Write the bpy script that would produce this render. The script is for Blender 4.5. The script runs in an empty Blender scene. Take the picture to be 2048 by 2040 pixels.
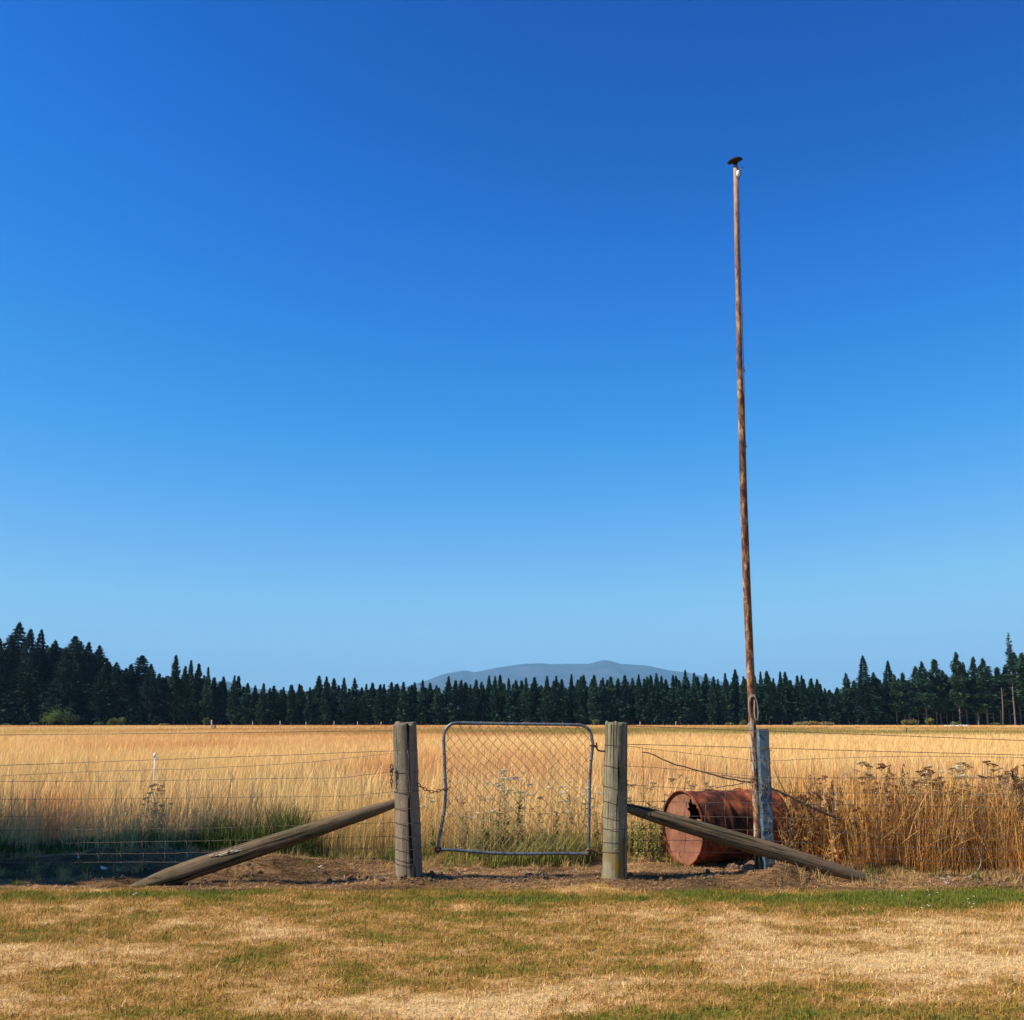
import bpy, math, random
import numpy as np
from mathutils import Vector, Matrix, Quaternion
R = math.radians
rng = np.random.default_rng(7)
random.seed(7)

# ------------------------------------------------------------------ camera, sky, sun, exposure
CAM_H = 1.136; F = 2160.0; TILT = math.atan((1441-1020)/F)
scene = bpy.context.scene
col = scene.collection
cam_d = bpy.data.cameras.new("camera"); cam = bpy.data.objects.new("camera", cam_d); col.objects.link(cam)
cam.location = (0, 0, CAM_H); cam.rotation_euler = (R(90)+TILT, 0, 0)
cam_d.sensor_width = 36; cam_d.lens = 36*F/2048; cam_d.clip_start = 0.1; cam_d.clip_end = 60000
scene.camera = cam
SUN_EL = R(43); SUN_H = Vector((-0.97, -0.24)).normalized()      # horizontal direction towards the sun
sund = Vector((SUN_H.x*math.cos(SUN_EL), SUN_H.y*math.cos(SUN_EL), math.sin(SUN_EL)))
world = bpy.data.worlds.new("World"); scene.world = world; world.use_nodes = True
wn = world.node_tree; bg = wn.nodes['Background']
sky = wn.nodes.new('ShaderNodeTexSky'); sky.sky_type = 'NISHITA'; sky.sun_disc = False
sky.sun_elevation = SUN_EL; sky.sun_rotation = math.atan2(sund.x, sund.y)
sky.altitude = 0; sky.air_density = 1.0; sky.dust_density = 0.0; sky.ozone_density = 6.0
def vscale(src, f):
    n = wn.nodes.new('ShaderNodeVectorMath'); n.operation = 'SCALE'; n.inputs[3].default_value = f; wn.links.new(src, n.inputs[0]); return n.outputs[0]
cv = wn.nodes.new('ShaderNodeRGBCurve')      # the deep saturated blue the phone gave this sky
def setcurve(c, pts):
    while len(c.points) < len(pts): c.points.new(.5, .5)
    for p, q in zip(c.points, pts): p.location = q; p.handle_type = 'AUTO_CLAMPED'
setcurve(cv.mapping.curves[0], [(0, 0), (.068, .0), (.098, .009), (.142, .045), (.205, .15), (.325, .30), (.6, .38), (1, .5)])
setcurve(cv.mapping.curves[1], [(0, 0), (.10, .045), (.135, .090), (.189, .190), (.267, .335), (.364, .48), (.505, .66), (.657, .68), (1, .75)])
setcurve(cv.mapping.curves[2], [(0, 0), (.2, .15), (.255, .38), (.28, .47), (.313, .54), (.373, .72), (.48, .86), (.579, .96), (.70, .98), (1, 1)])
cv.mapping.update()
wn.links.new(vscale(sky.outputs[0], .10), cv.inputs['Color']); wn.links.new(vscale(cv.outputs[0], 10.0), bg.inputs[0])
bg.inputs[1].default_value = 0.064
sl = bpy.data.lights.new("sun", 'SUN'); sl.energy = 5.0; sl.angle = R(0.5); sl.color = (1.0, 0.90, 0.76)
so = bpy.data.objects.new("sun", sl); col.objects.link(so); so.rotation_euler = sund.to_track_quat('Z', 'Y').to_euler()
scene.view_settings.view_transform = 'Standard'; scene.view_settings.look = 'None'
scene.view_settings.exposure = 0.6; scene.view_settings.gamma = 1.0
scene.render.engine = 'CYCLES'
scene.render.resolution_x = 1024; scene.render.resolution_y = 1020
scene.cycles.max_bounces = 5; scene.cycles.transparent_max_bounces = 4; scene.cycles.volume_bounces = 0

# ------------------------------------------------------------------ measuring helpers (photo pixel -> place in the world)
ca, sa = math.cos(TILT), math.sin(TILT)
def ray(px, py):
    u = (px-1024)/F; v = (1020-py)/F
    return u, ca - v*sa, sa + v*ca
def at(px, py, Y):
    x, y, z = ray(px, py); t = Y/y
    return Vector((x*t, Y, CAM_H + z*t))
def gp(px, py):
    x, y, z = ray(px, py); t = -CAM_H/z
    return Vector((x*t, y*t, 0))

# ------------------------------------------------------------------ noise
def _h(ix, iy, s):
    n = (ix*374761393 + iy*668265263 + s*1442695041) & 0xffffffff
    n = ((n ^ (n >> 13)) * 1274126177) & 0xffffffff
    return ((n ^ (n >> 16)) & 0xffff)/65535.0
def vnoise(x, y, s=0):
    x = np.asarray(x, float); y = np.asarray(y, float)
    ix = np.floor(x).astype(np.int64); iy = np.floor(y).astype(np.int64)
    fx = x-ix; fy = y-iy; fx = fx*fx*(3-2*fx); fy = fy*fy*(3-2*fy)
    a = _h(ix, iy, s); b = _h(ix+1, iy, s); c = _h(ix, iy+1, s); d = _h(ix+1, iy+1, s)
    return (a*(1-fx)+b*fx)*(1-fy) + (c*(1-fx)+d*fx)*fy
def fbm(x, y, o=4, s=0):
    r = 0; a = .5
    for k in range(o):
        r = r + a*vnoise(x*2**k, y*2**k, s+k*17); a *= .5
    return r/(1-.5**o)
def sstep(a, b, x):
    t = np.clip((np.asarray(x, float)-a)/(b-a), 0, 1); return t*t*(3-2*t)

LAWN_Y = 7.80
def lawn_edge(x):
    return LAWN_Y + .24*(fbm(np.asarray(x)*1.9, 0*np.asarray(x)+3, 5, 5)-.5)*2 - .05
def field_edge(x):
    x = np.asarray(x, float)
    e = 9.34 + .6*(fbm(x*.9, 0*x+9, 4, 8)-.5)
    e = e - .68*sstep(1.9, 2.8, x)                       # weeds come nearer on the right
    e = e - .30*sstep(-.6, -.3, x)*(1-sstep(.5, .9, x))
    return e
def ground_h(x, y):
    x = np.asarray(x, float); y = np.asarray(y, float)
    d = sstep(LAWN_Y-.15, LAWN_Y+.15, y)*(1-sstep(9.3, 10.2, y))
    h = .018*(fbm(x*.6, y*.6, 3, 1)-.5)
    near = np.clip(1-np.abs(y-7)/14, 0, 1)
    h = h*near + d*(.075*(fbm(x*1.4, y*2.0, 4, 2)-.45) + .035*(fbm(x*7, y*7, 4, 3)-.5))
    # mound of clods under the right brace
    h = h + d*.12*np.exp(-((x-1.93)/.26)**2-((y-8.02)/.16)**2)*(.5+fbm(x*9, y*9, 3, 4))
    h = h + d*.10*np.exp(-((x+3.1)/.9)**2-((y-8.9)/.3)**2)*(.6+fbm(x*4, y*4, 3, 14))
    h = h + d*.05*np.exp(-((x+1.9)/.6)**2-((y-8.9)/.25)**2)
    for cx, cy in ((-.79, 8.1), (.78, 8.1)):
        h = h + .025*np.exp(-(((x-cx)**2+(y-cy)**2)/.03))
    far = sstep(60, 400, y)
    return h + far*0.0
def gh(x, y): return float(ground_h(x, y))

# ------------------------------------------------------------------ object helpers
def tag(o, label=None, cat=None, group=None, kind=None):
    if label: o['label'] = label
    if cat: o['category'] = cat
    if group: o['group'] = group
    if kind: o['kind'] = kind
    return o
def empty(name, loc, rz=0):
    o = bpy.data.objects.new(name, None); col.objects.link(o); o.location = loc; o.rotation_euler = (0, 0, rz)
    o.empty_display_size = .2
    return o
class MB:
    def __init__(s): s.v = []; s.f = []
    def add(s, vs, fs):
        b = len(s.v); s.v += [tuple(p) for p in vs]; s.f += [tuple(i+b for i in f) for f in fs]; return s
    def tube(s, pts, rad, seg=6, cap=True):
        pts = [Vector(p) for p in pts]; n = len(pts)
        if not hasattr(rad, '__len__'): rad = [rad]*n
        vs = []; prev = None
        for i, p in enumerate(pts):
            t = (pts[min(i+1, n-1)]-pts[max(i-1, 0)]).normalized()
            if prev is None:
                a = Vector((0, 0, 1)) if abs(t.z) < .9 else Vector((1, 0, 0)); u = t.cross(a).normalized()
            else:
                u = (prev - t*prev.dot(t)).normalized()
            prev = u; w = t.cross(u)
            for k in range(seg):
                an = 2*math.pi*k/seg; vs.append(p + (u*math.cos(an)+w*math.sin(an))*rad[i])
        fs = []
        for i in range(n-1):
            for k in range(seg):
                k2 = (k+1) % seg; fs.append((i*seg+k, i*seg+k2, (i+1)*seg+k2, (i+1)*seg+k))
        if cap: fs.append(tuple(range(seg-1, -1, -1))); fs.append(tuple((n-1)*seg+k for k in range(seg)))
        return s.add(vs, fs)
    def ring(s, c, ax, r, tr, seg=24, ts=5, tiltv=None, a0=0, a1=2*math.pi):
        ax = Vector(ax).normalized(); a = Vector((0, 0, 1)) if abs(ax.z) < .9 else Vector((1, 0, 0))
        u = ax.cross(a).normalized(); w = ax.cross(u); c = Vector(c)
        n = seg; pts = [c+(u*math.cos(a0+(a1-a0)*k/n)+w*math.sin(a0+(a1-a0)*k/n))*r for k in range(n+1)]
        return s.tube(pts, tr, ts, cap=False)
    def box(s, c, size, rot=None, bev=0):
        x, y, z = [d/2 for d in size]; c = Vector(c)
        vs = [Vector((i*x, j*y, k*z)) for k in (-1, 1) for j in (-1, 1) for i in (-1, 1)]
        if rot is not None: vs = [rot @ v for v in vs]
        return s.add([c+v for v in vs], [(0, 2, 3, 1), (4, 5, 7, 6), (0, 1, 5, 4), (2, 6, 7, 3), (0, 4, 6, 2), (1, 3, 7, 5)])
    def build(s, name, m, parent=None, smooth=True):
        me = bpy.data.meshes.new(name)
        vs = s.v
        if parent is not None:
            L = parent.location; q = parent.rotation_euler.to_matrix().inverted() if parent.rotation_euler.z else None
            vs = [Vector(v)-L for v in vs]
            if q is not None: vs = [q @ v for v in vs]
        me.from_pydata([tuple(v) for v in vs], [], s.f); me.update()
        if smooth: me.polygons.foreach_set('use_smooth', [True]*len(me.polygons))
        me.materials.append(m)
        o = bpy.data.objects.new(name, me); col.objects.link(o)
        if parent is not None: o.parent = parent
        return o
def np_mesh(name, V, Q, m, colors=None, smooth=False):
    """V (n,3), Q (m,4) quads"""
    me = bpy.data.meshes.new(name)
    me.vertices.add(len(V)); me.vertices.foreach_set('co', np.ascontiguousarray(V, np.float32).ravel())
    me.loops.add(Q.size); me.loops.foreach_set('vertex_index', np.ascontiguousarray(Q, np.int32).ravel())
    me.polygons.add(len(Q)); me.polygons.foreach_set('loop_start', np.arange(len(Q), dtype=np.int32)*4)
    me.polygons.foreach_set('loop_total', np.full(len(Q), 4, np.int32))
    if smooth: me.polygons.foreach_set('use_smooth', np.ones(len(Q), bool))
    me.update(calc_edges=True)
    if colors is not None:
        a = me.color_attributes.new('Col', 'FLOAT_COLOR', 'POINT')
        c = np.ones((len(V), 4), np.float32); c[:, :3] = colors; a.data.foreach_set('color', c.ravel())
    me.materials.append(m)
    return me
def obj_of(name, me, parent=None, loc=None):
    o = bpy.data.objects.new(name, me); col.objects.link(o)
    if parent is not None: o.parent = parent
    if loc is not None: o.location = loc
    return o

# ------------------------------------------------------------------ materials
def mat(name):
    m = bpy.data.materials.new(name); m.use_nodes = True
    nt = m.node_tree; return m, nt, nt.nodes['Principled BSDF'], nt.nodes, nt.links
def N(nt, t, **k):
    n = nt.nodes.new(t)
    for a, b in k.items():
        if a in n.inputs.keys(): n.inputs[a].default_value = b
        else: setattr(n, a, b)
    return n
def ramp(nt, stops, src=None):
    r = nt.nodes.new('ShaderNodeValToRGB'); e = r.color_ramp.elements
    while len(e) < len(stops): e.new(.5)
    for i, (p, c) in enumerate(stops):
        e[i].position = p; e[i].color = (c[0], c[1], c[2], 1) if hasattr(c, '__len__') else (c, c, c, 1)
    if src is not None: nt.links.new(src, r.inputs[0])
    return r
def mixc(nt, f, a, b):
    m = nt.nodes.new('ShaderNodeMix'); m.data_type = 'RGBA'
    for s, v in ((0, f), (6, a), (7, b)):
        if hasattr(v, 'is_linked') or hasattr(v, 'links'): nt.links.new(v, m.inputs[s])
        else: m.inputs[s].default_value = (v if s == 0 else (v[0], v[1], v[2], 1))
    return m.outputs[2]
def coords(nt, scale, kind='Object'):
    tc = nt.nodes.new('ShaderNodeTexCoord'); mp = nt.nodes.new('ShaderNodeMapping')
    nt.links.new(tc.outputs[kind], mp.inputs[0]); mp.inputs['Scale'].default_value = scale; return mp.outputs[0]
def noise(nt, vec, scale, detail=5, rough=.6, dist=0):
    n = N(nt, 'ShaderNodeTexNoise', Scale=scale, Detail=detail, Roughness=rough, Distortion=dist); nt.links.new(vec, n.inputs['Vector']); return n.outputs[0]
def bump(nt, h, b, strength=.5, dist=.01):
    n = N(nt, 'ShaderNodeBump', Strength=strength, Distance=dist); nt.links.new(h, n.inputs['Height']); nt.links.new(n.outputs[0], b.inputs['Normal'])

def leaf_mat(name, trans=.3, rough=.75):
    m, nt, b, ns, ln = mat(name)
    a = N(nt, 'ShaderNodeAttribute', attribute_name='Col')
    b.inputs['Roughness'].default_value = rough; b.inputs['Specular IOR Level'].default_value = .12
    ln.new(a.outputs['Color'], b.inputs['Base Color'])
    t = ns.new('ShaderNodeBsdfTranslucent'); ln.new(a.outputs['Color'], t.inputs[0])
    mx = ns.new('ShaderNodeMixShader'); mx.inputs[0].default_value = trans
    ln.new(b.outputs[0], mx.inputs[1]); ln.new(t.outputs[0], mx.inputs[2]); ln.new(mx.outputs[0], ns['Material Output'].inputs[0])
    return m
M = {}
M['blade'] = leaf_mat('grass_blade', .30)
M['needles'] = leaf_mat('conifer_needles', .10)
M['leaf'] = leaf_mat('leaf', .25)

def wood(name, base, dark, green, yellow=None):
    m, nt, b, ns, ln = mat(name)
    v = coords(nt, (14, 14, .9)); g = noise(nt, v, 3.0, 8, .7, .3)
    c = ramp(nt, [(.25, dark), (.42, base), (.6, [min(1, q*1.25) for q in base]), (.8, [q*.7 for q in base])], g).outputs[0]
    v2 = coords(nt, (2, 2, 1.2)); p = noise(nt, v2, 2.2, 5)
    c = mixc(nt, ramp(nt, [(.42, 0), (.62, 1)], p).outputs[0], c, green)
    v4 = coords(nt, (30, 30, 30)); sp = noise(nt, v4, 1.6, 3)
    c = mixc(nt, ramp(nt, [(.60, 0), (.66, .7)], sp).outputs[0], c, [q*1.5 for q in base])
    v3 = coords(nt, (26, 26, .7)); k = noise(nt, v3, 2.0, 6, .6, .5)
    c = mixc(nt, ramp(nt, [(.37, 1), (.44, 0)], k).outputs[0], c, [q*.25 for q in dark])
    if yellow:
        tc = ns.new('ShaderNodeTexCoord'); sx = ns.new('ShaderNodeSeparateXYZ'); ln.new(tc.outputs['Object'], sx.inputs[0])
        ad = N(nt, 'ShaderNodeMath', operation='MULTIPLY_ADD'); ln.new(noise(nt, coords(nt, (9, 9, 5)), 1.5, 4), ad.inputs[0]); ad.inputs[1].default_value = -.5; ln.new(sx.outputs[2], ad.inputs[2])
        rr = ramp(nt, [(0.0, 1), (.16, 0)], ad.outputs[0])
        c = mixc(nt, rr.outputs[0], c, mixc(nt, ramp(nt, [(.40, 0), (.58, 1)], noise(nt, coords(nt, (5, 5, 2.5)), 2, 5)).outputs[0], c, yellow))
    ln.new(c, b.inputs['Base Color']); b.inputs['Roughness'].default_value = .9; b.inputs['Specular IOR Level'].default_value = .15
    bump(nt, g, b, .6, .006)
    return m
M['post_l'] = wood('weathered_post_wood', (.225, .17, .115), (.04, .03, .02), (.12, .115, .075))
M['post_r'] = wood('green_grey_post_wood', (.22, .19, .12), (.04, .034, .022), (.105, .12, .07), (.26, .15, .02))
M['brace'] = wood('grey_brace_wood', (.135, .09, .052), (.04, .028, .018), (.075, .068, .035))
M['bare'] = wood('pale_split_wood', (.55, .44, .3), (.25, .18, .11), (.45, .38, .26))

def metal(name, colr, rough=.45, metallic=.8, spots=None, sc=18):
    m, nt, b, ns, ln = mat(name)
    c = None
    if spots:
        f = noise(nt, coords(nt, (sc, sc, sc)), 1, 5)
        c = mixc(nt, ramp(nt, [(.5, 0), (.62, 1)], f).outputs[0], colr, spots); ln.new(c, b.inputs['Base Color'])
    else: b.inputs['Base Color'].default_value = (*colr, 1)
    b.inputs['Roughness'].default_value = rough; b.inputs['Metallic'].default_value = metallic
    return m
M['galv'] = metal('galvanised_pipe', (.13, .16, .19), .5, .45, (.08, .09, .10))
M['wire'] = metal('dull_wire', (.17, .135, .10), .6, .3, (.11, .06, .035))
M['netwire'] = metal('chainlink_wire', (.32, .20, .12), .6, .3, (.14, .07, .04))
M['rustwire'] = metal('rusty_iron', (.12, .045, .03), .8, .2, (.06, .03, .02), 40)
M['black'] = metal('black_cap', (.003, .003, .004), .9, 0)
M['white'] = metal('white_plastic', (.8, .8, .78), .5, 0)

def rust_drum():
    m, nt, b, ns, ln = mat('rusty_drum_steel')
    v = coords(nt, (3, 3, 3)); n1 = noise(nt, v, 2, 8, .65)
    c = ramp(nt, [(.36, (.018, .009, .006)), (.47, (.075, .022, .010)), (.57, (.23, .055, .018)), (.74, (.42, .14, .045))], n1).outputs[0]
    n2 = noise(nt, coords(nt, (26, 26, 26)), 1.4, 4)
    c = mixc(nt, ramp(nt, [(.55, 0), (.7, .75)], n2).outputs[0], c, (.06, .022, .015))
    n3 = noise(nt, coords(nt, (2.1, 2.1, 5)), 2.4, 3)
    c = mixc(nt, ramp(nt, [(.6, 0), (.78, .5)], n3).outputs[0], c, (.05, .035, .03))
    ln.new(c, b.inputs['Base Color']); b.inputs['Roughness'].default_value = .85; b.inputs['Specular IOR Level'].default_value = .2
    bump(nt, n2, b, .35, .004); return m
M['drum'] = rust_drum()
def drum_end():
    m, nt, b, ns, ln = mat('rusty_drum_lid')
    n1 = noise(nt, coords(nt, (4, 4, 4)), 2, 7, .65)
    c = ramp(nt, [(.3, (.12, .042, .020)), (.5, (.21, .078, .038)), (.72, (.31, .14, .075))], n1).outputs[0]
    n2 = noise(nt, coords(nt, (22, 22, 12)), 1, 5)
    c = mixc(nt, ramp(nt, [(.62, 0), (.68, .9)], n2).outputs[0], c, (.06, .02, .014))
    ln.new(c, b.inputs['Base Color']); b.inputs['Roughness'].default_value = .8
    bump(nt, n1, b, .3, .006); return m
M['lid'] = drum_end()
def rust_pole():
    m, nt, b, ns, ln = mat('flaking_pole_paint')
    v = coords(nt, (20, 20, 7.0)); n1 = noise(nt, v, 1.5, 8, .75)
    c = ramp(nt, [(.40, (.04, .014, .008)), (.47, (.13, .048, .020)), (.54, (.25, .12, .05)), (.62, (.50, .34, .16))], n1).outputs[0]
    tc = ns.new('ShaderNodeTexCoord'); sx = ns.new('ShaderNodeSeparateXYZ'); ln.new(tc.outputs['Object'], sx.inputs[0])
    mr = N(nt, 'ShaderNodeMapRange'); ln.new(sx.outputs[2], mr.inputs[0]); mr.inputs[1].default_value = 3.8; mr.inputs[2].default_value = 6.6
    c = mixc(nt, mr.outputs[0], c, (.40, .26, .19))
    n2 = noise(nt, coords(nt, (40, 40, 12)), 1, 4)
    c = mixc(nt, ramp(nt, [(.58, 0), (.63, 1)], n2).outputs[0], c, (.13, .05, .025))
    n3 = noise(nt, coords(nt, (26, 26, 5)), 1.2, 4); 
    lo = N(nt, 'ShaderNodeMapRange'); ln.new(sx.outputs[2], lo.inputs[0]); lo.inputs[1].default_value = 1.3; lo.inputs[2].default_value = 1.0
    mm = N(nt, 'ShaderNodeMath', operation='MULTIPLY'); ln.new(lo.outputs[0], mm.inputs[0]); ln.new(ramp(nt, [(.52, 0), (.58, 1)], n3).outputs[0], mm.inputs[1])
    c = mixc(nt, mm.outputs[0], c, (.42, .33, .26))
    ln.new(c, b.inputs['Base Color']); b.inputs['Roughness'].default_value = .7; b.inputs['Specular IOR Level'].default_value = .3
    bump(nt, n1, b, .4, .003); return m
M['pole'] = rust_pole()
def bluepaint():
    m, nt, b, ns, ln = mat('blue_grey_flaking_paint')
    n1 = noise(nt, coords(nt, (10, 10, 4)), 2, 6, .65)
    c = ramp(nt, [(.3, (.035, .062, .082)), (.55, (.07, .11, .14)), (.66, (.22, .29, .33))], n1).outputs[0]
    n2 = noise(nt, coords(nt, (20, 20, 6)), 1.3, 5)
    c = mixc(nt, ramp(nt, [(.64, 0), (.67, 1)], n2).outputs[0], c, (.04, .04, .04))
    ln.new(c, b.inputs['Base Color']); b.inputs['Roughness'].default_value = .6; bump(nt, n2, b, .3, .003); return m
M['blue'] = bluepaint()
def simple(name, c, rough=.9):
    m, nt, b, ns, ln = mat(name)
    n = noise(nt, coords(nt, (8, 8, 8)), 3, 5)
    cc = ramp(nt, [(.3, [q*.65 for q in c]), (.7, [min(1, q*1.25) for q in c])], n).outputs[0]
    ln.new(cc, b.inputs['Base Color']); b.inputs['Roughness'].default_value = rough; b.inputs['Specular IOR Level'].default_value = .15
    bump(nt, n, b, .3, .01); return m
M['rope'] = simple('pale_rope', (.28, .23, .17))
M['twig'] = simple('dead_twig', (.22, .14, .09))
M['palewood'] = simple('bleached_stick', (.42, .36, .30))
M['bark'] = simple('conifer_bark', (.17, .13, .10))
M['palebark'] = simple('pale_bark', (.15, .13, .10))
M['soil'] = simple('soil_clod', (.17, .11, .065))
M['litter'] = simple('white_scrap', (.75, .72, .66))
M['seed'] = simple('brown_seed', (.17, .075, .035))
M['tanhead'] = simple('tan_seed_head', (.42, .29, .14))
M['whitehead'] = simple('cream_umbel', (.66, .57, .38))
M['stalk'] = simple('dry_stalk', (.46, .27, .10))
M['greenstalk'] = simple('green_stalk', (.20, .21, .06))

def ground_mat():
    m, nt, b, ns, ln = mat('field_ground')
    a = N(nt, 'ShaderNodeAttribute', attribute_name='Col')
    g = coords(nt, (1, 1, 1)); n1 = noise(nt, g, 22, 6, .7); n2 = noise(nt, g, 90, 3)
    mu = N(nt, 'ShaderNodeMath', operation='ADD'); ln.new(n1, mu.inputs[0]); ln.new(n2, mu.inputs[1])
    k = ramp(nt, [(.35, .45), (.5, .95), (.62, 1.35)], None)
    hv = N(nt, 'ShaderNodeMath', operation='MULTIPLY'); ln.new(mu.outputs[0], hv.inputs[0]); hv.inputs[1].default_value = .5; ln.new(hv.outputs[0], k.inputs[0])
    mx = nt.nodes.new('ShaderNodeMix'); mx.data_type = 'RGBA'; mx.blend_type = 'MULTIPLY'; mx.inputs[0].default_value = 1
    ln.new(a.outputs['Color'], mx.inputs[6]); ln.new(k.outputs[0], mx.inputs[7])
    ln.new(mx.outputs[2], b.inputs['Base Color']); b.inputs['Roughness'].default_value = 1; b.inputs['Specular IOR Level'].default_value = .05
    bump(nt, hv.outputs[0], b, .8, .02)
    return m
M['ground'] = ground_mat()
def mountain_mat():
    m, nt, b, ns, ln = mat('mountain_slope')
    n = noise(nt, coords(nt, (.0035, .0035, .009)), 1, 8, .65, .6)
    c = ramp(nt, [(.38, (.018, .035, .045)), (.5, (.035, .05, .06)), (.64, (.085, .085, .10))], n).outputs[0]
    ln.new(c, b.inputs['Base Color']); b.inputs['Roughness'].default_value = 1; b.inputs['Specular IOR Level'].default_value = 0
    return m
M['mountain'] = mountain_mat()

# ------------------------------------------------------------------ ground sheet
def field_color(x, y):
    """dry grass tone by place: pale straw with orange drifts, olive weeds near the far edge"""
    x = np.asarray(x, float); y = np.asarray(y, float)
    n = fbm(x*.16+3, y*.11, 4, 21)
    n2 = fbm(x*.03, y*.022+5, 3, 22)
    n3 = fbm(x*1.1, y*.7, 3, 24)*(1-sstep(14, 40, y))+.5*sstep(14, 40, y)
    o = np.clip((n3-.5)*2.2+.45+(n-.5)*2.4+(n2-.5)*3.0, 0, 1)[..., None]
    pale = np.array((.87, .58, .235)); orange = np.array((.73, .385, .14))
    c = pale*(1-o)+orange*o
    g = (sstep(75, 95, y)*(1-sstep(150, 190, y))*(.25+.75*sstep(-30, 10, x)*(1-sstep(62, 90, x)))*sstep(.25, .5, fbm(x*.08, y*.05, 3, 23)))[..., None]
    c = c*(1-.9*g) + np.array((.34, .26, .06))*.9*g
    return c
LP = []   # lawn patches: (world point, rx, ry, weight) ; weight>0 pale straw, <0 green
def lp(px, py, rx, ry, w): p = gp(px, py); LP.append((p.x, p.y, rx, ry, w))
lp(1850, 1875, .9, .35, 1.0); lp(1950, 1930, .7, .3, .9); lp(1550, 1915, .8, .2, .6); lp(1600, 1840, .9, .15, .5); lp(1250, 1960, .7, .12, .8)
lp(750, 2010, .5, .16, 1.1); lp(980, 2030, .4, .13, 1.0); lp(1130, 1990, .35, .15, .8); lp(300, 1850, .9, .25, .5); lp(60, 1930, .5, .3, .5); lp(30, 2000, .4, .2, .4)
lp(1850, 1800, 1.1, .28, -1.5); lp(1900, 1790, 1.2, .2, -.8); lp(1480, 1795, .8, .12, -.9); lp(1380, 1785, .3, .09, -1.0); lp(1560, 1800, .25, .08, -1.0); lp(1200, 1800, .6, .16, -.8); lp(880, 1795, .7, .16, -.9)
lp(450, 1785, .5, .13, -1.3); lp(260, 1790, .3, .12, -1.3); lp(60, 1790, .6, .15, -.8); lp(1750, 2030, 1.0, .16, -.55); lp(1300, 2040, .6, .1, -.4); lp(60, 2035, .3, .08, -.5); lp(380, 2010, .4, .12, -.35); lp(1050, 1830, .5, .15, -.5)
def lawn_value(x, y):
    v = (fbm(x*1.6, y*2.6, 5, 31)-.5)*1.6 - .06 + (fbm(x*6, y*10, 3, 36)-.5)*1.5
    v = v + (fbm(x*15, y*22, 3, 37)-.5)*1.3
    for (cx, cy, rx, ry, w) in LP: v = v + w*np.exp(-((x-cx)/rx)**2-((y-cy)/ry)**2)
    return v
def lawn_color(x, y, jitter=0):
    v = lawn_value(x, y) + jitter
    straw = np.array((.92, .62, .28)); brown = np.array((.56, .305, .08)); olive = np.array((.33, .225, .04)); green = np.array((.19, .21, .032))
    v = np.asarray(v)[..., None]
    c = np.where(v > 0, brown+(straw-brown)*np.clip(v/.85, 0, 1), np.where(v > -.45, brown+(olive-brown)*np.clip(-v/.45, 0, 1), olive+(green-olive)*np.clip((-v-.45)/.6, 0, 1)))
    return c
def soil_color(x, y):
    n = fbm(x*3, y*5, 4, 41)[..., None]; n2 = fbm(x*1.1, y*1.7, 3, 44)[..., None]
    c = np.array((.035, .022, .012))*(1-n)+np.array((.27, .155, .07))*n
    c = c*(.7+.8*n2)
    st = (sstep(-.9, -.4, x)*(1-sstep(.8, 1.3, x))*sstep(8.75, 9.2, y)*.75)[..., None]
    c = c*(1-st)+np.array((.50, .34, .19))*st
    return c
def axis(lo, hi, step, ends, growth=1.22):
    a = list(np.arange(lo, hi+1e-6, step)); s = step; v = hi
    while v < ends[1]: s *= growth; v += s; a.append(v)
    s = step; v = lo; pre = []
    while v > ends[0]: s *= growth; v -= s; pre.append(v)
    return np.array(pre[::-1]+a)
xs = np.clip(axis(-5.5, 5.5, .03, (-15000, 15000)), -15000, 15000); ys = np.clip(axis(3.2, 10.5, .03, (-3000, 15500)), -3000, 15500)
X, Y = np.meshgrid(xs, ys); Z = ground_h(X, Y)
le = lawn_edge(X); fe = field_edge(X)
wl = sstep(-.05, .05, Y-le+.12*(fbm(X*9, Y*9, 3, 51)-.5))[..., None]; wf = sstep(-.1, .3, Y-fe)[..., None]
lawnc = lawn_color(X, Y)*.62; fc = field_color(X, Y)
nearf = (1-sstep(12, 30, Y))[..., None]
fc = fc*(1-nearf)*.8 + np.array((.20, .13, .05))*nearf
C = lawnc*(1-wl) + soil_color(X, Y)*wl
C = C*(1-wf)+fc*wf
V = np.stack([X, Y, Z], -1).reshape(-1, 3); ny, nx = X.shape
idx = np.arange(nx*ny).reshape(ny, nx)
Q = np.stack([idx[:-1, :-1], idx[:-1, 1:], idx[1:, 1:], idx[1:, :-1]], -1).reshape(-1, 4)
g = obj_of('ground', np_mesh('ground', V, Q, M['ground'], C.reshape(-1, 3), True)); tag(g, kind='structure')

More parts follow.
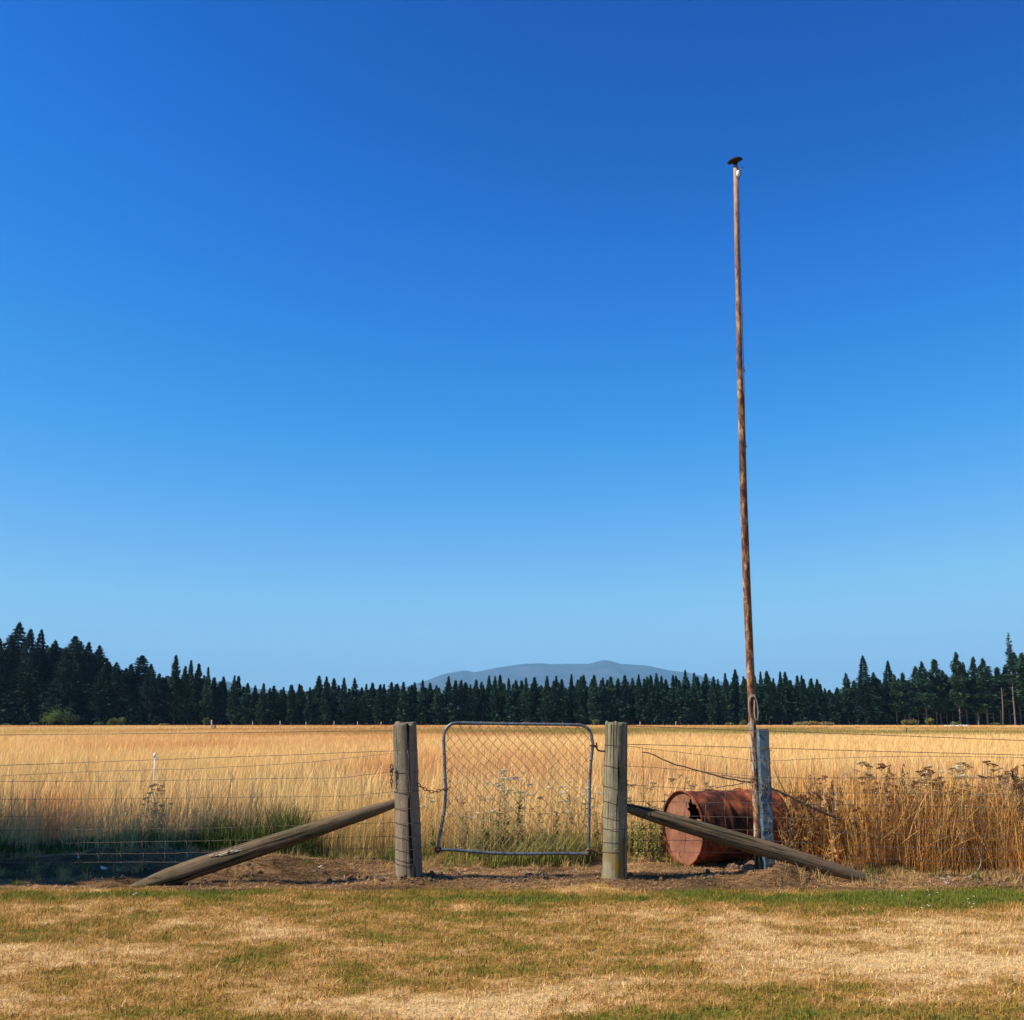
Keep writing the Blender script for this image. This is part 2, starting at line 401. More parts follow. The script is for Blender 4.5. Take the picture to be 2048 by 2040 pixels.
# ------------------------------------------------------------------ mountain
prof = [(560, 1447), (640, 1420), (760, 1392), (815, 1372), (852, 1361), (890, 1347), (930, 1340), (949, 1344), (992, 1335), (1046, 1327), (1086, 1326), (1100, 1328), (1135, 1327), (1178, 1327), (1195, 1322), (1210, 1319.5), (1225, 1322), (1240, 1327), (1296, 1331), (1336, 1340), (1377, 1345), (1417, 1355), (1460, 1368), (1560, 1395), (1700, 1425), (1800, 1447)]
low = [(300, 1447), (360, 1400), (405, 1372), (430, 1363), (455, 1362), (478, 1370), (520, 1378), (560, 1380), (620, 1385), (700, 1392), (760, 1383), (780, 1376), (800, 1372), (830, 1380), (900, 1400), (1000, 1447)]
def mountain(name, prof, D, depth):
    px = np.array([p[0] for p in prof], float); py = np.array([p[1] for p in prof], float)
    nxs = 220; nys = 60
    sx = np.linspace(px[0], px[-1], nxs); sy = np.interp(sx, px, py)
    top = np.array([tuple(at(a, b, D)) for a, b in zip(sx, sy)])
    V = []
    for j in range(nys):
        t = j/(nys-1)*2-1                                  # -1 front foot, 0 ridge, 1 back foot
        yy = D + t*depth; k = (1-abs(t)**1.15)
        rough = .22*(fbm(top[:, 0]/380., np.full(nxs, yy/500.), 5, 61)-.5)*(1-k)*2.2
        z = np.clip(top[:, 2], 0, None)*(k+rough*k**.3) - 3*(abs(t) > .98)
        V.append(np.stack([top[:, 0], np.full(nxs, yy), z], -1))
    V = np.concatenate(V); idx = np.arange(nxs*nys).reshape(nys, nxs)
    Q = np.stack([idx[:-1, :-1], idx[:-1, 1:], idx[1:, 1:], idx[1:, :-1]], -1).reshape(-1, 4)
    o = obj_of(name, np_mesh(name, V, Q, M['mountain'], None, True)); tag(o, kind='structure'); return o
mountain('mountain', prof, 12000, 2600)
mountain('hills', low, 9500, 1500)

# haze: even pale air from just behind the camera out past the mountains
hm = bpy.data.materials.new('haze_air'); hm.use_nodes = True; hn = hm.node_tree
for n in list(hn.nodes):
    if n.type == 'BSDF_PRINCIPLED': hn.nodes.remove(n)
pv = hn.nodes.new('ShaderNodeVolumePrincipled'); pv.inputs['Color'].default_value = (.32, .68, 1.0, 1)
pv.inputs['Density'].default_value = 7e-5; pv.inputs['Anisotropy'].default_value = 0.0
hn.links.new(pv.outputs[0], hn.nodes['Material Output'].inputs['Volume'])
hb = MB(); hb.box((0, 6250, 364), (30400, 18900, 740)); HZ = hb.build('haze', hm, None, False); tag(HZ, kind='stuff')

# ------------------------------------------------------------------ grass blades
def blades(x, y, h, w, cb, ct, lean=.35, seg=3, prof=None, z0=None, az=None, wind=(0.10, 0.0), bendpow=2.0):
    n = len(x)
    if z0 is None: z0 = ground_h(x, y)
    if az is None: az = rng.uniform(0, 2*np.pi, n)
    la = rng.normal(0, lean, n); ld = rng.uniform(0, 2*np.pi, n)
    dx = (np.cos(ld)*la + wind[0]*rng.uniform(0, 1, n))*h; dy = (np.sin(ld)*la + wind[1])*h
    if prof is None: prof = [1.0, .9, .6, .06] if seg == 3 else ([1.0, .75, .06] if seg == 2 else [1, .1])
    wx = np.cos(az)*w*.5; wy = np.sin(az)*w*.5
    V = np.empty((n, (seg+1)*2, 3)); Cc = np.empty((n, (seg+1)*2, 3))
    for k in range(seg+1):
        t = k/seg; p = prof[k]; tt = t**bendpow
        cx = x+dx*tt; cy = y+dy*tt; cz = z0-.01+h*t*(1-.25*np.minimum(1, np.hypot(dx, dy)/h)*t)
        V[:, 2*k, 0] = cx-wx*p; V[:, 2*k, 1] = cy-wy*p; V[:, 2*k, 2] = cz
        V[:, 2*k+1, 0] = cx+wx*p; V[:, 2*k+1, 1] = cy+wy*p; V[:, 2*k+1, 2] = cz
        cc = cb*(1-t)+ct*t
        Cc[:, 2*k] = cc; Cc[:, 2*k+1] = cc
    base = (np.arange(n)*(seg+1)*2)[:, None]
    q = []
    for k in range(seg): q.append(base+np.array([[2*k, 2*k+1, 2*k+3, 2*k+2]]))
    Q = np.stack(q, 1).reshape(-1, 4)
    return V.reshape(-1, 3), Q, Cc.reshape(-1, 3)
def merge(parts):
    Vs, Qs, Cs = [], [], []; b = 0
    for V, Q, Cc in parts: Vs.append(V); Qs.append(Q+b); Cs.append(Cc); b += len(V)
    return np.concatenate(Vs), np.concatenate(Qs), np.concatenate(Cs)
def in_view(n, y0, y1, marg=1.5, power=2.0):
    """random points in the strip of view between two distances, density even per square metre"""
    u = rng.uniform(0, 1, n); y = np.sqrt(y0**2+u*(y1**2-y0**2)) if power == 2 else y0+u*(y1-y0)
    x = rng.uniform(-1, 1, n)*(y*.49+marg); return x, y
def jit(c, s=.12):
    n = len(c); return np.clip(c*(1+rng.normal(0, s, (n, 1)))*(1+rng.normal(0, .04, (n, 3))), .01, 1)

# mown lawn
n = 380000
x = rng.uniform(-1, 1, n)*4.9; y = rng.uniform(3.6, 8.3, n)
keep = (np.abs(x) < y*.49+.9) & (y < lawn_edge(x)+rng.normal(0, .05, n)+.5*np.clip(fbm(x*5, y*7, 3, 33)-.55, 0, 1)); x, y = x[keep], y[keep]
lv = lawn_value(x, y); c = jit(lawn_color(x, y, rng.normal(0, .34, len(x))), .24)
h = rng.uniform(.014, .042, len(x))*(1-.15*np.clip(lv, -1, 1))*(.5+1.0*fbm(x*12, y*14, 3, 38)); w = rng.uniform(.003, .0055, len(x))
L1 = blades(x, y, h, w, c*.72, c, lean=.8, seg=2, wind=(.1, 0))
# long lying stalks here and there on the lawn
n = 260; x = rng.uniform(-1, 1, n)*4.2; y = rng.uniform(4.2, 7.8, n); c = jit(np.tile((.72, .54, .28), (n, 1)), .1)
L2 = blades(x, y, rng.uniform(.02, .035, n), np.full(n, .0035), c, c, lean=2.2, seg=3, bendpow=1)
V, Q, Cc = merge([L1, L2]); o = obj_of('lawn_grass', np_mesh('lawn_grass', V, Q, M['blade'], Cc)); tag(o, 'short sunburnt mown lawn in the foreground', 'lawn', kind='stuff')

# debris on the bare strip
n = 110000; x = rng.uniform(-4.6, 4.6, n); y = rng.uniform(7.75, 9.5, n)
keep = (y > lawn_edge(x)-.02) & (y < field_edge(x)+.2) & (fbm(x*2.2, y*3.5, 3, 71) > .30); x, y = x[keep], y[keep]; n = len(x)
c = jit(np.array((.46, .28, .13))*np.clip(fbm(x*2.2, y*4, 4, 72)[:, None]*2.6-.6, .15, 1.3), .4)
D1 = blades(x, y, rng.uniform(.004, .014, n), rng.uniform(.003, .0065, n), c, c, lean=5.0, seg=2, wind=(0, 0), bendpow=1, z0=ground_h(x, y)+rng.uniform(.008, .02, n))
V, Q, Cc = D1; o = obj_of('straw_litter', np_mesh('straw_litter', V, Q, M['blade'], Cc)); tag(o, 'loose dry straw scattered over the bare soil under the fence', 'straw', kind='stuff')

# straw tufts creeping over the bare strip
nt_ = 1700; tx = rng.uniform(-5, 5, nt_); ty = rng.uniform(7.9, 9.6, nt_)
k = (rng.uniform(0, 1, nt_) < .25+.9*sstep(.4, .65, fbm(tx*1.8, ty*2.5, 3, 76))*sstep(8.0, 9.2, ty)+.5*(tx > 2.4)) & (ty > lawn_edge(tx)) & (ty < field_edge(tx)+.2) & ~((ty < 8.75) & (tx > -2.9) & (tx < 1.9) & (rng.uniform(0, 1, nt_) < .85)) & (np.hypot(tx-.78, ty-8.1) > .16) & (np.hypot(tx+.79, ty-8.1) > .16)
tx, ty = tx[k], ty[k]; m_ = 34; x = np.repeat(tx, m_)+rng.normal(0, .025, len(tx)*m_); y = np.repeat(ty, m_)+rng.normal(0, .025, len(ty)*m_); n = len(x)
hh = np.repeat(rng.uniform(.03, .11, len(tx)), m_)*rng.uniform(.5, 1.2, n); gmix = np.repeat(rng.uniform(0, 1, len(tx)) < .22, m_)[:, None]
c = jit(np.where(gmix, np.array((.20, .19, .04)), np.array((.60, .38, .15))), .25)
V, Q, Cc = blades(x, y, hh, rng.uniform(.003, .005, n), c*.7, c, lean=.8, seg=3)
o = obj_of('dry_tufts', np_mesh('dry_tufts', V, Q, M['blade'], Cc)); tag(o, 'low dry tufts of grass creeping over the bare strip', 'grass', kind='stuff')

# tall field grass
parts = []
STALK = [.5, .45, .4, .35, 1.1, .15]
def field_part(n, y0, y1, hm, wm, hv=.25, stalk=.35, marg=2.0, seg=3):
    x, y = in_view(n, y0, y1, marg); k = y > field_edge(x)+rng.normal(0, .12, n)+.15
    k &= rng.uniform(0, 1, n) < (.35+.65*sstep(.3, .55, fbm(x*1.3, y*1.3, 3, 81))) if y1 < 25 else True
    if y0 < 10: k &= ~((x > 1.15) & (x < 2.55) & (y < 9.75) & (y < 9.5+.35*(x-1.15)))
    x, y = x[k], y[k]; n = len(x)
    c = jit(field_color(x, y), .15 if y0 < 20 else .08)
    # the bottoms by the fence are green and straw mixed
    gr = .8*(1-sstep(9.5, 10.9, y+rng.normal(0, .4, n)))*sstep(.30, .55, fbm(x*.8, y*.8, 3, 82))*(1-.8*sstep(2.0, 2.6, x))
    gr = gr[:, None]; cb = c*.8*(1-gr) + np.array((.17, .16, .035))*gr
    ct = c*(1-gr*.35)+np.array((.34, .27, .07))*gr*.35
    h = hm*(1+rng.normal(0, hv, n)).clip(.4, 1.7)*(.55+.9*fbm(x*.6, y*.6, 3, 83)); w = wm*rng.uniform(.7, 1.4, n)
    s = rng.uniform(0, 1, n) < stalk
    a = blades(x[~s], y[~s], h[~s]*.85, w[~s], cb[~s], ct[~s], lean=.38, seg=seg)
    b = blades(x[s], y[s], h[s]*1.12, w[s], cb[s], np.clip(ct[s]*1.12, 0, 1), lean=.22, seg=5, prof=STALK)
    return [a, b]
parts += field_part(85000, 8.9, 13, .42, .0042, marg=2.6)
parts += field_part(120000, 13, 26, .36, .0050, stalk=.25)
parts += field_part(120000, 26, 60, .38, .010, stalk=.15, seg=2, hv=.15)
parts += field_part(100000, 60, 130, .30, .025, stalk=0, seg=2, hv=.12)
parts += field_part(70000, 130, 262, .26, .06, stalk=0, seg=2, hv=.12, marg=6)
V, Q, Cc = merge(parts); o = obj_of('field_grass', np_mesh('field_grass', V, Q, M['blade'], Cc)); tag(o, 'tall dry golden grass filling the field behind the fence', 'grass', kind='stuff')

# green growth low along the back of the fence
n = 60000; n = 80000; x = rng.uniform(-6, 2.2, n); y = rng.uniform(9.0, 10.2, n)
dens = sstep(.36, .56, fbm(x*1.1+4, y*.9, 3, 91)+.04*(x < -1)+.26*np.exp(-((x+4.0)/.7)**2)+.24*np.exp(-((x+2.35)/.55)**2)+.12*np.exp(-((x+.15)/.4)**2)); k = (y > field_edge(x)-.02+rng.normal(0, .11, n)) & (rng.uniform(0, 1, n) < dens) & ~((x > 1.1) & (y < 9.8))
x, y = x[k], y[k]; n = len(x)
c = jit(np.array((.075, .105, .022))*(1-sstep(-2, 0, x)[:, None])+np.array((.27, .25, .06))*sstep(-2, 0, x)[:, None], .3)
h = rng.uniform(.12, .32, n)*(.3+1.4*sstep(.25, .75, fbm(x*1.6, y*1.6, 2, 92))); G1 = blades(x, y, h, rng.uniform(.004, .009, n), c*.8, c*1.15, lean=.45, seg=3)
V, Q, Cc = G1; o = obj_of('green_grass', np_mesh('green_grass', V, Q, M['blade'], Cc)); tag(o, 'low green grass growing thick along the back of the fence', 'grass', kind='stuff')
# dry coarse growth on the right
n = 46000; x = rng.uniform(2.25, 6.2, n); y = rng.uniform(8.55, 10.4, n)
k = (y > field_edge(x)+np.where(rng.uniform(0, 1, n) < .3, rng.normal(-.05, .14, n), rng.normal(.12, .12, n))) & (rng.uniform(0, 1, n) < .25+.9*sstep(.3, .6, fbm(x*2.2, y*2, 3, 93))); x, y = x[k], y[k]; n = len(x)
t = rng.uniform(0, 1, n)[:, None]; c = jit(np.array((.78, .48, .16))*t+np.array((.60, .28, .07))*(1-t), .25)
cb = c*.75; lowm = rng.uniform(0, 1, n) < .55
h = np.where(lowm, rng.uniform(.12, .32, n), rng.uniform(.35, .78, n)); s = ~lowm
A = blades(x[lowm], y[lowm], h[lowm], rng.uniform(.0025, .0045, lowm.sum()), cb[lowm]*np.array((1, .8, .6)), c[lowm]*np.array((1, .8, .6)), lean=.7, seg=3)
B = blades(x[s], y[s], h[s], rng.uniform(.0026, .0048, s.sum()), cb[s], c[s], lean=.42, seg=5, prof=[.8, .7, .65, .8, 1.3, .2])
V, Q, Cc = merge([A, B]); o = obj_of('dry_undergrowth', np_mesh('dry_undergrowth', V, Q, M['blade'], Cc)); tag(o, 'tangled tan and orange dead undergrowth behind the right fence', 'undergrowth', kind='stuff')

# ------------------------------------------------------------------ conifers
def crown_mesh(name, Ht, Rm, style, seed, leafs, basecol):
    r = np.random.default_rng(seed)
    t0 = {'pine': .06, 'fir': .03, 'tall': .28, 'spindly': .45}[style]
    pts = []; size = []; nb = int(leafs*1.15/9)
    lobes = r.uniform(0, 6.28, 6)
    for i in range(nb):
        u = r.uniform(0, 1)**(.85); t = t0+(1-t0)*u
        if style in ('fir', 'tall'): t = t0+(1-t0)*(round(u*26)+r.normal(0, .2))/26.6; t = min(t, .995)
        s = (t-t0)/(1-t0)
        if style == 'pine': prof = min(1, (1-s)*1.6)**.95*(.80+.22*math.sin(s*(15+lobes[2])+lobes[0])*math.sin(s*7+lobes[1]))
        elif style == 'fir': prof = max(0, 1-s)**.74*(.88+.12*math.sin(s*26+lobes[2]))
        elif style == 'tall': prof = min(1, (1-s)*1.9)**.8*(.45+.55*min(1, s*3+.3))*(.72+.28*math.sin(s*23+lobes[0]))
        else: prof = (1-s)**.5*(.5+.5*abs(math.sin(s*16+lobes[0])))
        an = r.uniform(0, 6.283)
        bump_ = .8+.25*math.sin(an*2+lobes[3]+s*5)+.15*math.sin(an*5+lobes[4]+s*11)
        L = Rm*prof*(.42+.78*r.uniform()**.8)*bump_+.05
        up = {'pine': .35, 'fir': -.12, 'tall': .05, 'spindly': .05}[style]
        for k in range(9):
            q = r.uniform(.3, 1)**.6
            pts.append((math.cos(an)*L*q+r.normal(0, .14*(1-.6*s)), math.sin(an)*L*q+r.normal(0, .14*(1-.6*s)), Ht*t+up*L*q*q+r.normal(0, .12)+(.15 if style == 'pine' else 0)*L)); size.append((.24+.24*r.uniform())*(1.0-.68*s))
    for k in range(30):  # leader
        f = r.uniform(); pts.append((r.normal(0, .05+.16*(1-f)), r.normal(0, .05+.16*(1-f)), Ht*(.93+.08*f))); size.append(.13)
    P = np.array(pts); S = np.array(size)[:, None]; n = len(P)
    a = r.normal(0, 1, (n, 3)); a[:, 2] *= .6; rad = P*np.array((1, 1, 0)); rad /= (np.linalg.norm(rad, axis=1, keepdims=True)+1e-6)
    a = a*.6+rad*1.0; a /= np.linalg.norm(a, axis=1, keepdims=True)
    b = np.cross(a, r.normal(0, 1, (n, 3))+np.array((0, 0, .8))); b /= np.linalg.norm(b, axis=1, keepdims=True)
    a = a*S*1.75; b = b*S*.46
    V = np.stack([P-a*.6-b*.7, P+a*.2-b, P+a, P-a*.2+b], 1).reshape(-1, 3)
    Q = np.arange(n*4).reshape(-1, 4)
    c = np.array(basecol)*(1+.9*(vnoise(P[:, 0]*.9+seed, P[:, 2]*.7+P[:, 1]*.5, 5)-.5))[:, None]
    c = c*(1+r.normal(0, .18, (n, 1))); c = np.repeat(np.clip(c, .004, 1), 4, axis=0)
    return np_mesh(name, V, Q, M['needles'], c)
def trunk_mesh(name, Ht, rb, m, seed, twigs=False):
    r = random.Random(seed); mb = MB()
    pts = [Vector((r.uniform(-.06, .06), r.uniform(-.06, .06), Ht*k/6)) for k in range(7)]; pts[0] = Vector((0, 0, -.3))
    mb.tube(pts, [rb*(1-.14*k) for k in range(7)], 7)
    for k in range(16 if twigs else 5):
        z = Ht*r.uniform(.12, .6); a = r.uniform(0, 6.28); L = r.uniform(.5, 1.6)
        mb.tube([(0, 0, z), (math.cos(a)*L, math.sin(a)*L, z+r.uniform(-.2, .3))], [.05, .02], 4)
    me = bpy.data.meshes.new(name); me.from_pydata([tuple(v) for v in mb.v], [], mb.f); me.materials.append(m); return me
DARK = (.018, .046, .034); MID = (.028, .066, .042); GRN = (.042, .085, .038)
LIB = {
 'pine': [(crown_mesh('pine_crown', 12, 2.05, 'pine', 100+i, 3500, DARK if i % 2 else MID), trunk_mesh('pine_trunk', 11, .16, M['bark'], i), 12) for i in range(11)],
 'fir': [(crown_mesh('fir_crown', 22, 7.6, 'fir', 200+i, 14000, (.016, .036, .030)), trunk_mesh('fir_trunk', 20, .3, M['bark'], i), 22) for i in range(5)],
 'tall': [(crown_mesh('tall_crown', 17, 3.1, 'tall', 300+i, 5200, MID if i % 2 else GRN), trunk_mesh('tall_trunk', 15, .2, M['palebark'], 40+i, True), 17) for i in range(6)],
 'spindly': [(crown_mesh('spindly_crown', 22, 1.2, 'spindly', 400+i, 1000, MID), trunk_mesh('spindly_trunk', 21, .2, M['palebark'], 60+i, True), 22) for i in range(2)],
}
cnt = {k: 0 for k in LIB}
def tree(kind, px, ytop, D, wid, label, group, name, fixed=None):
    top = at(px, ytop, D); i = cnt[kind] % len(LIB[kind]) if fixed is None else fixed; cnt[kind] += 1
    cm, tm, H0 = LIB[kind][i]
    o = empty(name, (top.x, D, 0)); o.rotation_euler = (random.gauss(0, .012), random.gauss(0, .012), random.uniform(0, 6.28))
    s = top.z/H0; o.scale = (wid, wid, s)
    c = obj_of('crown', cm, o); t = obj_of('trunk', tm, o)
    tag(o, label, 'tree', group); return o
ORD = ['first', 'second', 'third', 'fourth', 'fifth', 'sixth', 'seventh', 'eighth', 'ninth', 'tenth', 'eleventh', 'twelfth', 'thirteenth', 'fourteenth', 'fifteenth', 'sixteenth', 'seventeenth', 'eighteenth', 'nineteenth', 'twentieth']+['twenty-'+q for q in ('first', 'second', 'third', 'fourth', 'fifth', 'sixth', 'seventh', 'eighth', 'ninth')]
def pine_label(px):
    P_ = [q[0] for q in pines]
    for lo, hi, ref, right, txt in ((340, 582, 340, 1, 'front-row pine counting right from the dark firs'), (582, 809, 809, 0, 'front-row pine to the left of the left gate post'), (809, 1021, 809, 1, 'front-row pine to the right of the left gate post'),
        (1021, 1233, 1233, 0, 'front-row pine to the left of the right gate post'), (1233, 1369, 1233, 1, 'front-row pine to the right of the right gate post'), (1369, 1505, 1505, 0, 'front-row pine to the left of the flagpole'), (1505, 1670, 1505, 1, 'front-row pine to the right of the flagpole')):
        if lo <= px < hi:
            k_ = sum(1 for q in P_ if (ref <= q < px if right else px < q < ref)); return 'dark bushy pine, '+ORD[k_]+' '+txt
    return None
def edge_label(px, lst, kind):
    P_ = sorted(q[0] for q in lst)
    k_ = P_.index(px); return (kind+', '+ORD[k_]+' of the tall firs counting from the left edge') if 'fir' in kind else (kind+', '+ORD[k_]+' to the right of the low dip in the treeline')
# the dark firs at the left
firs = [(0, 1275, 1.0, 'dark fir cut by the left edge of the photo'), (22, 1273, .8, None), (39, 1245, 1.15, 'tallest dark fir of the wood at the left end'),
 (62, 1258, .95, 'second dark fir from the tallest, close on its right side'), (83, 1258, .8, 'slim spiky dark fir right of the tallest fir pair'), (109, 1280, .8, None),
 (151, 1271, 1.1, 'broad dark fir behind the round green bush'), (174, 1284, .9, None), (199, 1291, .9, None), (233, 1324, .8, None), (262, 1328, .8, None),
 (284, 1310, 1.15, 'broad pointed fir standing apart in the dip left of the pine row'), (303, 1328, .8, None), (327, 1354, .6, None), (130, 1300, .9, None), (215, 1322, .9, None), (10, 1300, 1, None), (70, 1300, 1, None), (250, 1345, .8, None)]
FIRS = firs
for i, (px, yt, w, lab) in enumerate(firs):
    tree('fir', px, yt, 246+(i % 3)*3, w*1.0, lab or edge_label(px, firs, 'dark pointed fir'), 'dark firs in the wood at the left', 'fir_tree')
pines = [(355, 1313), (370, 1333), (382, 1322), (397, 1329), (417, 1336), (440, 1364), (468, 1352), (478, 1353), (495, 1367), (511, 1372), (525, 1367), (540, 1377), (552, 1384), (567, 1375), (585, 1371), (600, 1369), (620, 1376), (638.6, 1353), (652, 1354), (668, 1358), (690, 1357), (711, 1357), (731, 1369), (745, 1366), (757, 1380), (769, 1369), (782, 1378), (795, 1368), (807, 1365), (824, 1371), (843, 1361), (861, 1367), (878, 1376), (897, 1354), (912, 1361), (922, 1361), (941, 1370), (953, 1361), (966, 1372), (978, 1352), (990, 1353), (1002, 1351), (1019, 1358), (1032, 1361), (1051, 1357), (1071, 1355), (1093, 1353), (1112, 1353), (1124, 1360), (1141, 1350), (1159, 1354), (1168, 1351), (1188, 1351), (1207, 1357), (1221, 1354), (1237, 1358), (1249, 1351), (1265, 1357), (1279, 1350), (1289, 1359), (1301, 1352), (1312, 1348), (1324, 1353), (1346, 1351), (1358, 1362), (1369, 1341), (1388, 1347), (1410, 1348), (1423, 1363), (1436, 1359), (1451, 1348), (1467, 1341), (1486, 1354), (1498, 1356), (1510, 1352), (1521, 1345), (1534, 1343), (1547, 1358), (1560, 1344), (1571, 1345), (1583, 1362), (1594, 1353), (1603, 1352), (1622, 1358), (1635, 1359), (1650, 1377), (1664, 1387)]
special = {355: 'tallest pine at the left start of the row, next to the dark firs', 638.6: 'taller pine standing above its neighbours left of the left gate post', 600: 'round topped pine in the row, left of the tall pair', 1369: 'tall pointed pine of the row left of the flagpole', 1467: 'tall slim pine just left of the flagpole', 1664: 'lowest pine at the right end of the row, in the dip', 1521: 'first tall pine of the row right of the flagpole'}
for i, (px, yt) in enumerate(pines):
    lab = special.get(px); hw = (1447-yt)/90.
    tree('pine', px, yt, 247+(i % 2)*3+random.uniform(-1, 1), random.uniform(.72, 1.18)*max(.85, hw**.5), lab or pine_label(px), 'pines in the row at the back of the field', 'pine_tree')
for i in range(92):     # the rows behind
    px = -30+i*19.2+random.uniform(-5, 5)
    base = np.interp(px, [-30, 100, 230, 330, 420, 520, 1500, 1640, 1665, 1800], [1300, 1300, 1340, 1348, 1350, 1374, 1354, 1361, 1388, 1358])
    tree('pine', px, base+random.uniform(-4, 9), 256+random.uniform(-2, 4), random.uniform(1.0, 1.3)*max(1, ((1447-base)/90)**.5), 'dark pine mostly hidden behind the front row of pines', 'pines hidden behind the front row', 'pine_tree')
talls = [(1674, 1375, .7, None), (1693, 1346, .8, 'ragged pine at the left start of the looser right-hand trees'), (1707, 1362, .8, None), (1725, 1311, 1.25, 'tall dark spruce left of the stump, highest in the middle right'), (1745, 1345, .9, None), (1772, 1321, 1.1, 'second tall spruce right of the highest one in the middle right'), (1788, 1350, .8, None), (1803, 1345, .8, None), (1829, 1333, .9, None), (1845, 1323, .9, None), (1864, 1319, 1.05, 'bushy topped pine right of the stump in the field'), (1887, 1341, .9, None), (1910, 1305, 1.0, 'tall pine above the pale strip at the far edge of the field'), (1925, 1325, .9, None), (1942, 1314, .9, None), (1965, 1317, 1.2, 'broad round topped pine near the right edge'), (1993, 1335, 1.0, None), (2030, 1305, 1.3, 'broad leafy pine beside the spindly spire at the right edge'), (2046, 1306, 1.2, 'tall pine cut by the right edge of the photo'), (1715, 1380, .9, None), (1760, 1375, .9, None), (1815, 1372, .9, None), (1876, 1365, .9, None), (1900, 1360, .9, None), (1950, 1355, 1, None), (1980, 1352, 1, None), (2010, 1330, 1, None), (2075, 1320, 1.2, None), (2100, 1310, 1.2, None)]
for i, (px, yt, w, lab) in enumerate(talls):
    tree('tall' if i != 3 and i != 5 else 'fir', px, yt, 248+(i % 3)*2.5, w*(1.0 if i not in (3, 5) else .55), lab or edge_label(px, talls[:-2], 'loose green pine') if px < 2060 else 'loose pine just past the right edge of the photo', 'loose pines at the right of the treeline', 'pine_tree')
for i in range(26):
    px = 1690+i*16+random.uniform(-5, 5)
    tree('pine', px, 1365+random.uniform(-14, 12), 259+random.uniform(-3, 3), random.uniform(1.1, 1.4), 'dark pine filling the shade behind the right-hand trees', 'pines behind the right-hand trees', 'pine_tree')
tree('spindly', 2015, 1267, 245, 1.0, 'thin ragged spire tree rising highest at the right edge', None, 'spruce_tree')
# bare dead trunk at the right
t0 = at(2006, 1447, 243); t1 = at(2003, 1375, 243); o = empty('dead_tree', (t0.x, 243, 0)); MB().tube([(t0.x, 243, 0), ((t0.x+t1.x)/2+.1, 243, t1.z/2), (t1.x, 243, t1.z)], [.16, .13, .06], 7).build('trunk', M['palebark'], o)
mb = MB()
for k in range(7): z = t1.z*(.5+.07*k); mb.tube([(t1.x+.02, 243, z), (t1.x+(-1)**k*random.uniform(.5, 1.1), 243, z+.3)], [.04, .02], 4)
mb.build('branch', M['palebark'], o); tag(o, 'bare pale dead trunk near the right edge of the treeline', 'tree')

# dark wood filling the depth behind the rows
r = np.random.default_rng(5); n = 60000; px = r.uniform(-120, 2170, n)
yt = np.interp(px, [-120, 160, 230, 330, 430, 500, 1560, 1640, 1670, 1740, 2170], [1300, 1305, 1345, 1365, 1385, 1395, 1378, 1390, 1402, 1375, 1350])
Dd = r.uniform(262, 275, n); zt = CAM_H+(1441-yt)/2200*Dd; P = np.stack([(px-1024)/2200*Dd, Dd, zt*r.uniform(0, 1, n)*(.85+.3*vnoise(px*.06, Dd*.3, 4))], -1)
a = r.normal(0, .4, (n, 3)); b = np.cross(a, r.normal(0, 1, (n, 3))); b = b/np.linalg.norm(b, axis=1, keepdims=True)*.35
V = np.stack([P-a-b, P+a-b, P+a+b, P-a+b], 1).reshape(-1, 3); cc = np.repeat(np.clip(np.array((.024, .046, .038))*(1+r.normal(0, .25, (n, 1))), .004, 1), 4, axis=0)
o = obj_of('distant_wood', np_mesh('distant_wood', V, np.arange(n*4).reshape(-1, 4), M['needles'], cc)); tag(o, 'dark depth of the wood behind the front pines', 'wood', kind='stuff')

# bushes at the foot of the trees
def leaf_blob(name, rx, ry, rz, n, lobes, colr, seed, ls=.22, m=None, zc=None):
    r = np.random.default_rng(seed); P = []
    for k in range(lobes):
        c = np.array((r.uniform(-.55, .55)*rx, r.uniform(-.5, .5)*ry, rz*r.uniform(.45, 1.15)))
        d = r.normal(0, 1, (n//lobes, 3)); d /= np.linalg.norm(d, axis=1, keepdims=True)
        P.append(c+d*np.array((rx, ry, rz))*r.uniform(.25, .55)*r.uniform(.45, 1.05, (n//lobes, 1)))
    P = np.concatenate(P); P = P[P[:, 2] > -.05]; n = len(P)
    a = r.normal(0, 1, (n, 3)); a /= np.linalg.norm(a, axis=1, keepdims=True); b = np.cross(a, r.normal(0, 1, (n, 3))); b /= np.linalg.norm(b, axis=1, keepdims=True)
    s = r.uniform(.6, 1.3, (n, 1))*ls; a *= s; b *= s*.6
    V = np.stack([P-a, P-b, P+a, P+b], 1).reshape(-1, 3)
    c = np.array(colr)*(1+.5*(vnoise(P[:, 0]*1.5, P[:, 2]*1.5, seed)-.5))[:, None]*(1+r.normal(0, .18, (n, 1)))
    return np_mesh(name, V, np.arange(n*4).reshape(-1, 4), m or M['leaf'], np.repeat(np.clip(c, .005, 1), 4, axis=0))
